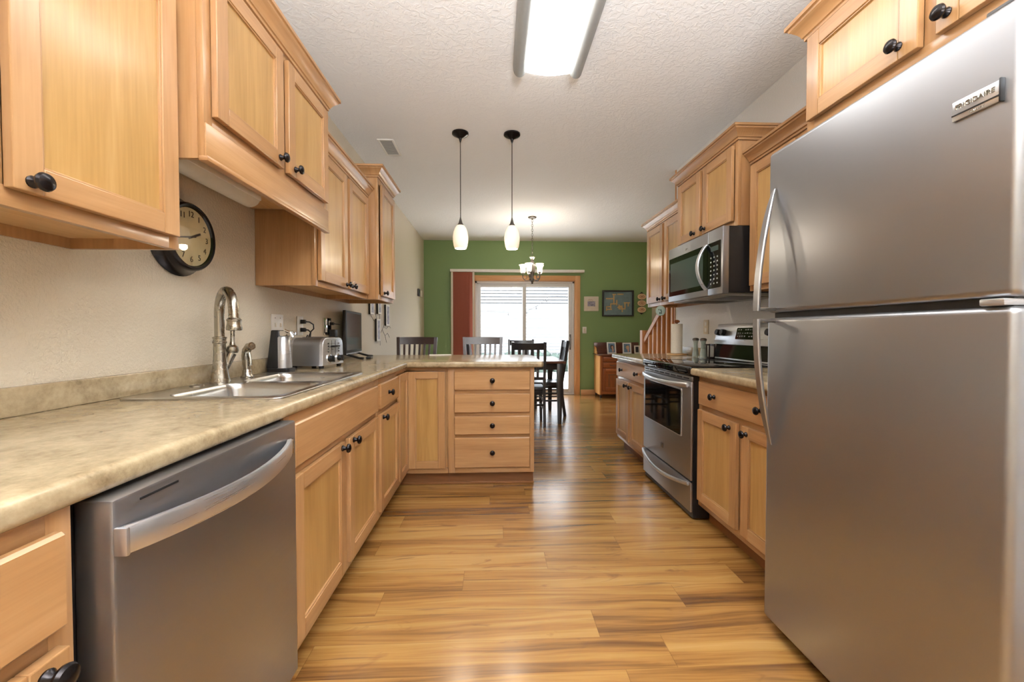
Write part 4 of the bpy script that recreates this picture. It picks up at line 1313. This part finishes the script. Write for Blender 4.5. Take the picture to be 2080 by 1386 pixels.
dr = thing('washstand', 'antique oak washstand with splash board against the green wall', 'washstand', (1.815, 7.065, 0))
w, dd = .80, .40
part('side_panel', MB().box(0, .02, 0, dd, .06, .735, 'z'), M['dresser_side'], dr)
part('side_panel', MB().box(w - .02, w, 0, dd, .06, .735, 'z'), M['dresser_side'], dr)
g = MB(); g.box(.02, w - .02, .02, dd - .01, .08, .735, 'x'); g.box(.02, .05, 0, .02, .06, .735, 'z'); g.box(w - .05, w - .02, 0, .02, .06, .735, 'z'); g.box(.05, w - .05, 0, .02, .075, .12, 'x'); g.box(.385, .415, 0, .02, .12, .735, 'z')
part('carcass', g, M['dresser'], dr)
for x0 in (.055, .42):
    for z0, z1 in ((.635, .72), (.53, .62)):
        d_ = part('drawer', MB().box(x0, x0 + .325, -.008, .02, z0, z1, 'x', .004), M['dresser'], dr)
        part('pull', MB().tube([(x0 + .12, -.01, z0 + .05), (x0 + .13, -.026, z0 + .04), (x0 + .163, -.03, z0 + .034), (x0 + .195, -.026, z0 + .04), (x0 + .205, -.01, z0 + .05)], .006, 6), M['pewter'], d_)
    g = MB()
    g.box(x0, x0 + .05, -.006, .02, .125, .515, 'z', .003); g.box(x0 + .275, x0 + .325, -.006, .02, .125, .515, 'z', .003)
    g.box(x0 + .05, x0 + .275, -.006, .02, .125, .185, 'x', .003); g.box(x0 + .05, x0 + .275, -.006, .02, .455, .515, 'x', .003); g.box(x0 + .05, x0 + .275, .004, .02, .185, .455, 'z')
    d_ = part('door', g, M['dresser'], dr)
    g = MB(); g.box(x0 + .09, x0 + .235, -.002, .004, .395, .415, 'x', .002); g.box(x0 + .10, x0 + .118, -.002, .004, .2, .395, 'z', .002); g.box(x0 + .207, x0 + .225, -.002, .004, .2, .395, 'z', .002); g.box(x0 + .148, x0 + .156, -.002, .004, .31, .37, 'z'); g.box(x0 + .169, x0 + .177, -.002, .004, .31, .37, 'z'); g.box(x0 + .148, x0 + .177, -.002, .004, .335, .345, 'x')
    part('carving', g, M['toe'], d_)
part('top', MB().box(-.025, w + .025, -.03, dd + .005, .735, .757, 'x', .005), M['table_top'], dr)
part('splash_board', MB().box(-.01, w + .01, dd - .015, dd + .003, .757, .955, 'x', .004), M['table_top'], dr)
for x in (-.01, w - .008):
    part('bracket', MB().prism([(dd - .015, .757), (.20, .757), (.20, .79), (.24, .80), (.27, .85), (.30, .87), (dd - .015, .89)], 0, .018, 'x', M=T(x, 0, 0) @ Matrix(((0, 0, 1, 0), (1, 0, 0, 0), (0, 1, 0, 0), (0, 0, 0, 1)))), M['dresser_side'], dr)
for x in (.03, w - .03):
    for y in (.035, dd - .035):
        part('caster', MB().lathe([(0, 0), (.014, .004), (.018, .02), (.012, .04), (.012, .06), (0, .06)], T(x, y, 0), seg=12), M['black'], dr)


def desk_photo(label, x, y, w, h, rz, hair, m_in, frame=M['frame_white']):
    t = thing('photo_frame', label, 'picture frame', (x, y, .7585), rz, 'framed photos on the washstand')
    mm = RX(-.16)
    b = .022
    g = MB()
    for a, b_, c, d in ((-w / 2, -w / 2 + b, 0, h), (w / 2 - b, w / 2, 0, h), (-w / 2 + b, w / 2 - b, 0, b), (-w / 2 + b, w / 2 - b, h - b, h)): g.box(a, b_, -.008, .006, c, d, 'x', .002, M=mm)
    part('frame', g, frame, t)
    p = part('photo', MB().box(-w / 2 + b, w / 2 - b, -.002, .003, b, h - b, M=mm), m_in, t)
    if hair:
        def ell(cx, cz, rx, rz_, y0): return MB().prism([(cx + rx * math.cos(2 * PI * i / 18), cz + rz_ * math.sin(2 * PI * i / 18)) for i in range(18)], y0, y0 + .0006, 'x', M=mm @ RX(PI / 2))
        part('portrait_hair', ell(.012, h * .56, w * .2, h * .2, .0022), hair, p)
        part('portrait_face', ell(.016, h * .54, w * .12, h * .14, .0030), M['skin'], p)
        part('portrait_hand', ell(.022, h * .3, w * .1, h * .16, .0030), M['skin'], p)
    part('easel', MB().box(-.02, .02, .02, .024, 0, h * .7, M=RX(.22) @ T(0, .03, 0)), M['black'], t)


desk_photo('white-framed portrait of a dark-haired person, left on the washstand', 2.085, 7.28, .165, .205, .12, M['hair_dark'], M['photo_blue'])
desk_photo('white-framed portrait of a fair-haired person, middle on the washstand', 2.36, 7.28, .155, .195, -.03, M['hair_fair'], M['photo_blue'])
desk_photo('smallest photo frame on the washstand, cream with a black picture', 2.54, 7.28, .10, .145, -.05, None, M['black'], M['cream'])

# ------------------------------------------------------------------ stairs and railing
XS = 1.9
g = MB()
for i in range(12):
    y1 = 5.05 - i * .26
    g.box(XS - .05, 2.875, y1 - .26, y1, 0 if i == 0 else .19 * i - .02, .19 * (i + 1), 'x')
struct('stair_flight', g, M['rail_wood'])
rl = thing('stair_railing', 'oak stair railing with square balusters past the right wall end', 'railing', (XS, 5.18, 0))
part('newel_post', MB().box(-.045, .045, -.045, .045, 0, 1.165, 'z', .004), M['rail_wood'], rl)
sl0 = .19 / .26
def rz_(y): return 1.04 + .69 * (-y - .05)
part('handrail', MB().sweep([(0, -.045, rz_(-.045)), (0, -1.03, rz_(-1.03))], [(-.028, -.035), (.028, -.035), (.032, .0), (.02, .035), (-.02, .035), (-.032, 0)]), M['rail_wood'], rl)
for i in range(8):
    y = -.195 - i * .13
    yw = 5.18 + y
    st = 0 if yw > 5.05 else .19 * (int((5.05 - yw) / .26) + 1)
    part('baluster', MB().box(-.02, .02, y - .02, y + .02, st, rz_(y) - .02, 'z', .003), M['rail_wood'], rl)

# ------------------------------------------------------------------ on the far right counter, and what hangs there
pt = thing('paper_towel_holder', 'paper towel roll standing on a pale wooden holder', 'paper towel', (1.725, 3.86, CT + .001))
part('base', MB().lathe([(0, 0), (.088, 0), (.09, .006), (.086, .014), (0, .014)], seg=36), M['light_wood'], pt)
part('roll', MB().lathe([(.018, .016), (.05, .016), (.051, .02), (.051, .288), (.05, .292), (.018, .292)], seg=36), M['towel_paper'], pt)
part('finial', MB().lathe([(.008, .27), (.008, .30), (.02, .303), (.027, .312), (.024, .322), (.012, .329), (0, .331)], seg=20), M['dresser'], pt)
part('loose_sheet', MB().box(.0505, .0525, -.004, .05, .10, .29), M['towel_paper'], pt)
sk = None
for x, y, lab in ((1.70, 3.44, 'clear waisted glass shaker with a metal lid, the one farther from the stove'), (1.702, 3.315, 'clear waisted glass shaker with a metal lid, the one nearer the stove')):
    if sk is None:
        sk = t = thing('shaker', lab, 'shaker', (x, y, CT + .001), 0, 'glass salt and pepper shakers')
        part('glass_body', MB().lathe([(0, 0), (.027, 0), (.029, .004), (.026, .03), (.019, .075), (.0165, .105), (.019, .13), (.024, .148), (.022, .148), (.015, .105), (.016, .08), (.02, .05), (.02, .01), (0, .01)], seg=24), M['glass'], t)
        part('filling', MB().lathe([(0, .0105), (.0185, .0105), (.0185, .045), (.015, .075), (0, .075)], seg=20), M['paper'], t)
        part('lid', MB().lathe([(.0255, .145), (.0265, .15), (.025, .16), (.014, .166), (0, .167)], seg=24), M['pewter'], t)
    else:
        c = copy_tree(sk); c.location = (x, y, CT + .001); c['label'] = lab
nh = thing('napkin_holder', 'small dark wooden holder with pale napkins beside the stove backguard', 'napkin holder', (1.775, 3.36, CT + .001))
part('base', MB().box(-.03, .03, -.05, .05, 0, .012, 'y', .003), M['stool_wood'], nh)
g = MB()
for y in (-.046, 0, .046): g.box(-.028, -.018, y - .004, y + .004, .012, .115, 'z', .001)
g.box(-.03, -.016, -.05, .05, .105, .118, 'y', .003); g.box(.02, .028, -.05, .05, .012, .118, 'z', .002)
part('rack', g, M['stool_wood'], nh)
part('napkins', MB().box(-.015, .018, -.043, .043, .0125, .10, 'y', .004), M['paper'], nh)
t = thing('outlet', 'beige outlet plate on the right wall above the shakers', 'wall plate', (ROOM_R - .001, 3.53, 1.187), R90)
part('plate', MB().box(-.04, .04, -.007, 0, -.062, .062, 'x', .003), M['cream'], t)
for z in (.026, -.026): part('receptacle', MB().box(-.016, .016, -.0085, -.0065, z - .017, z + .017, 'x', .001), M['white'], t)
do = thing('hanging_ornament', 'round pale green glass ornament hanging from a cabinet knob past the microwave', 'ornament', (1.475, 3.632, 1.332))
part('disc', MB().lathe([(0, -.003), (.043, -.003), (.045, 0), (.043, .003), (0, .003)], RX(PI / 2) , seg=32), M['disc'], do)
part('thread', MB().tube([(0, 0, .044), (.0, 0, .115)], .001, 5), M['cream'], do)
g = MB()
for a, b, c, d in ((-.012, -.002, -.03, -.012), (.002, .01, -.028, .0), (-.004, .006, .0, .012), (-.02, -.012, .004, .014)): g.box(a, b, -.0042, -.003, c, d, bev=.002)
part('pressed_flower', g, M['leaf'], do)
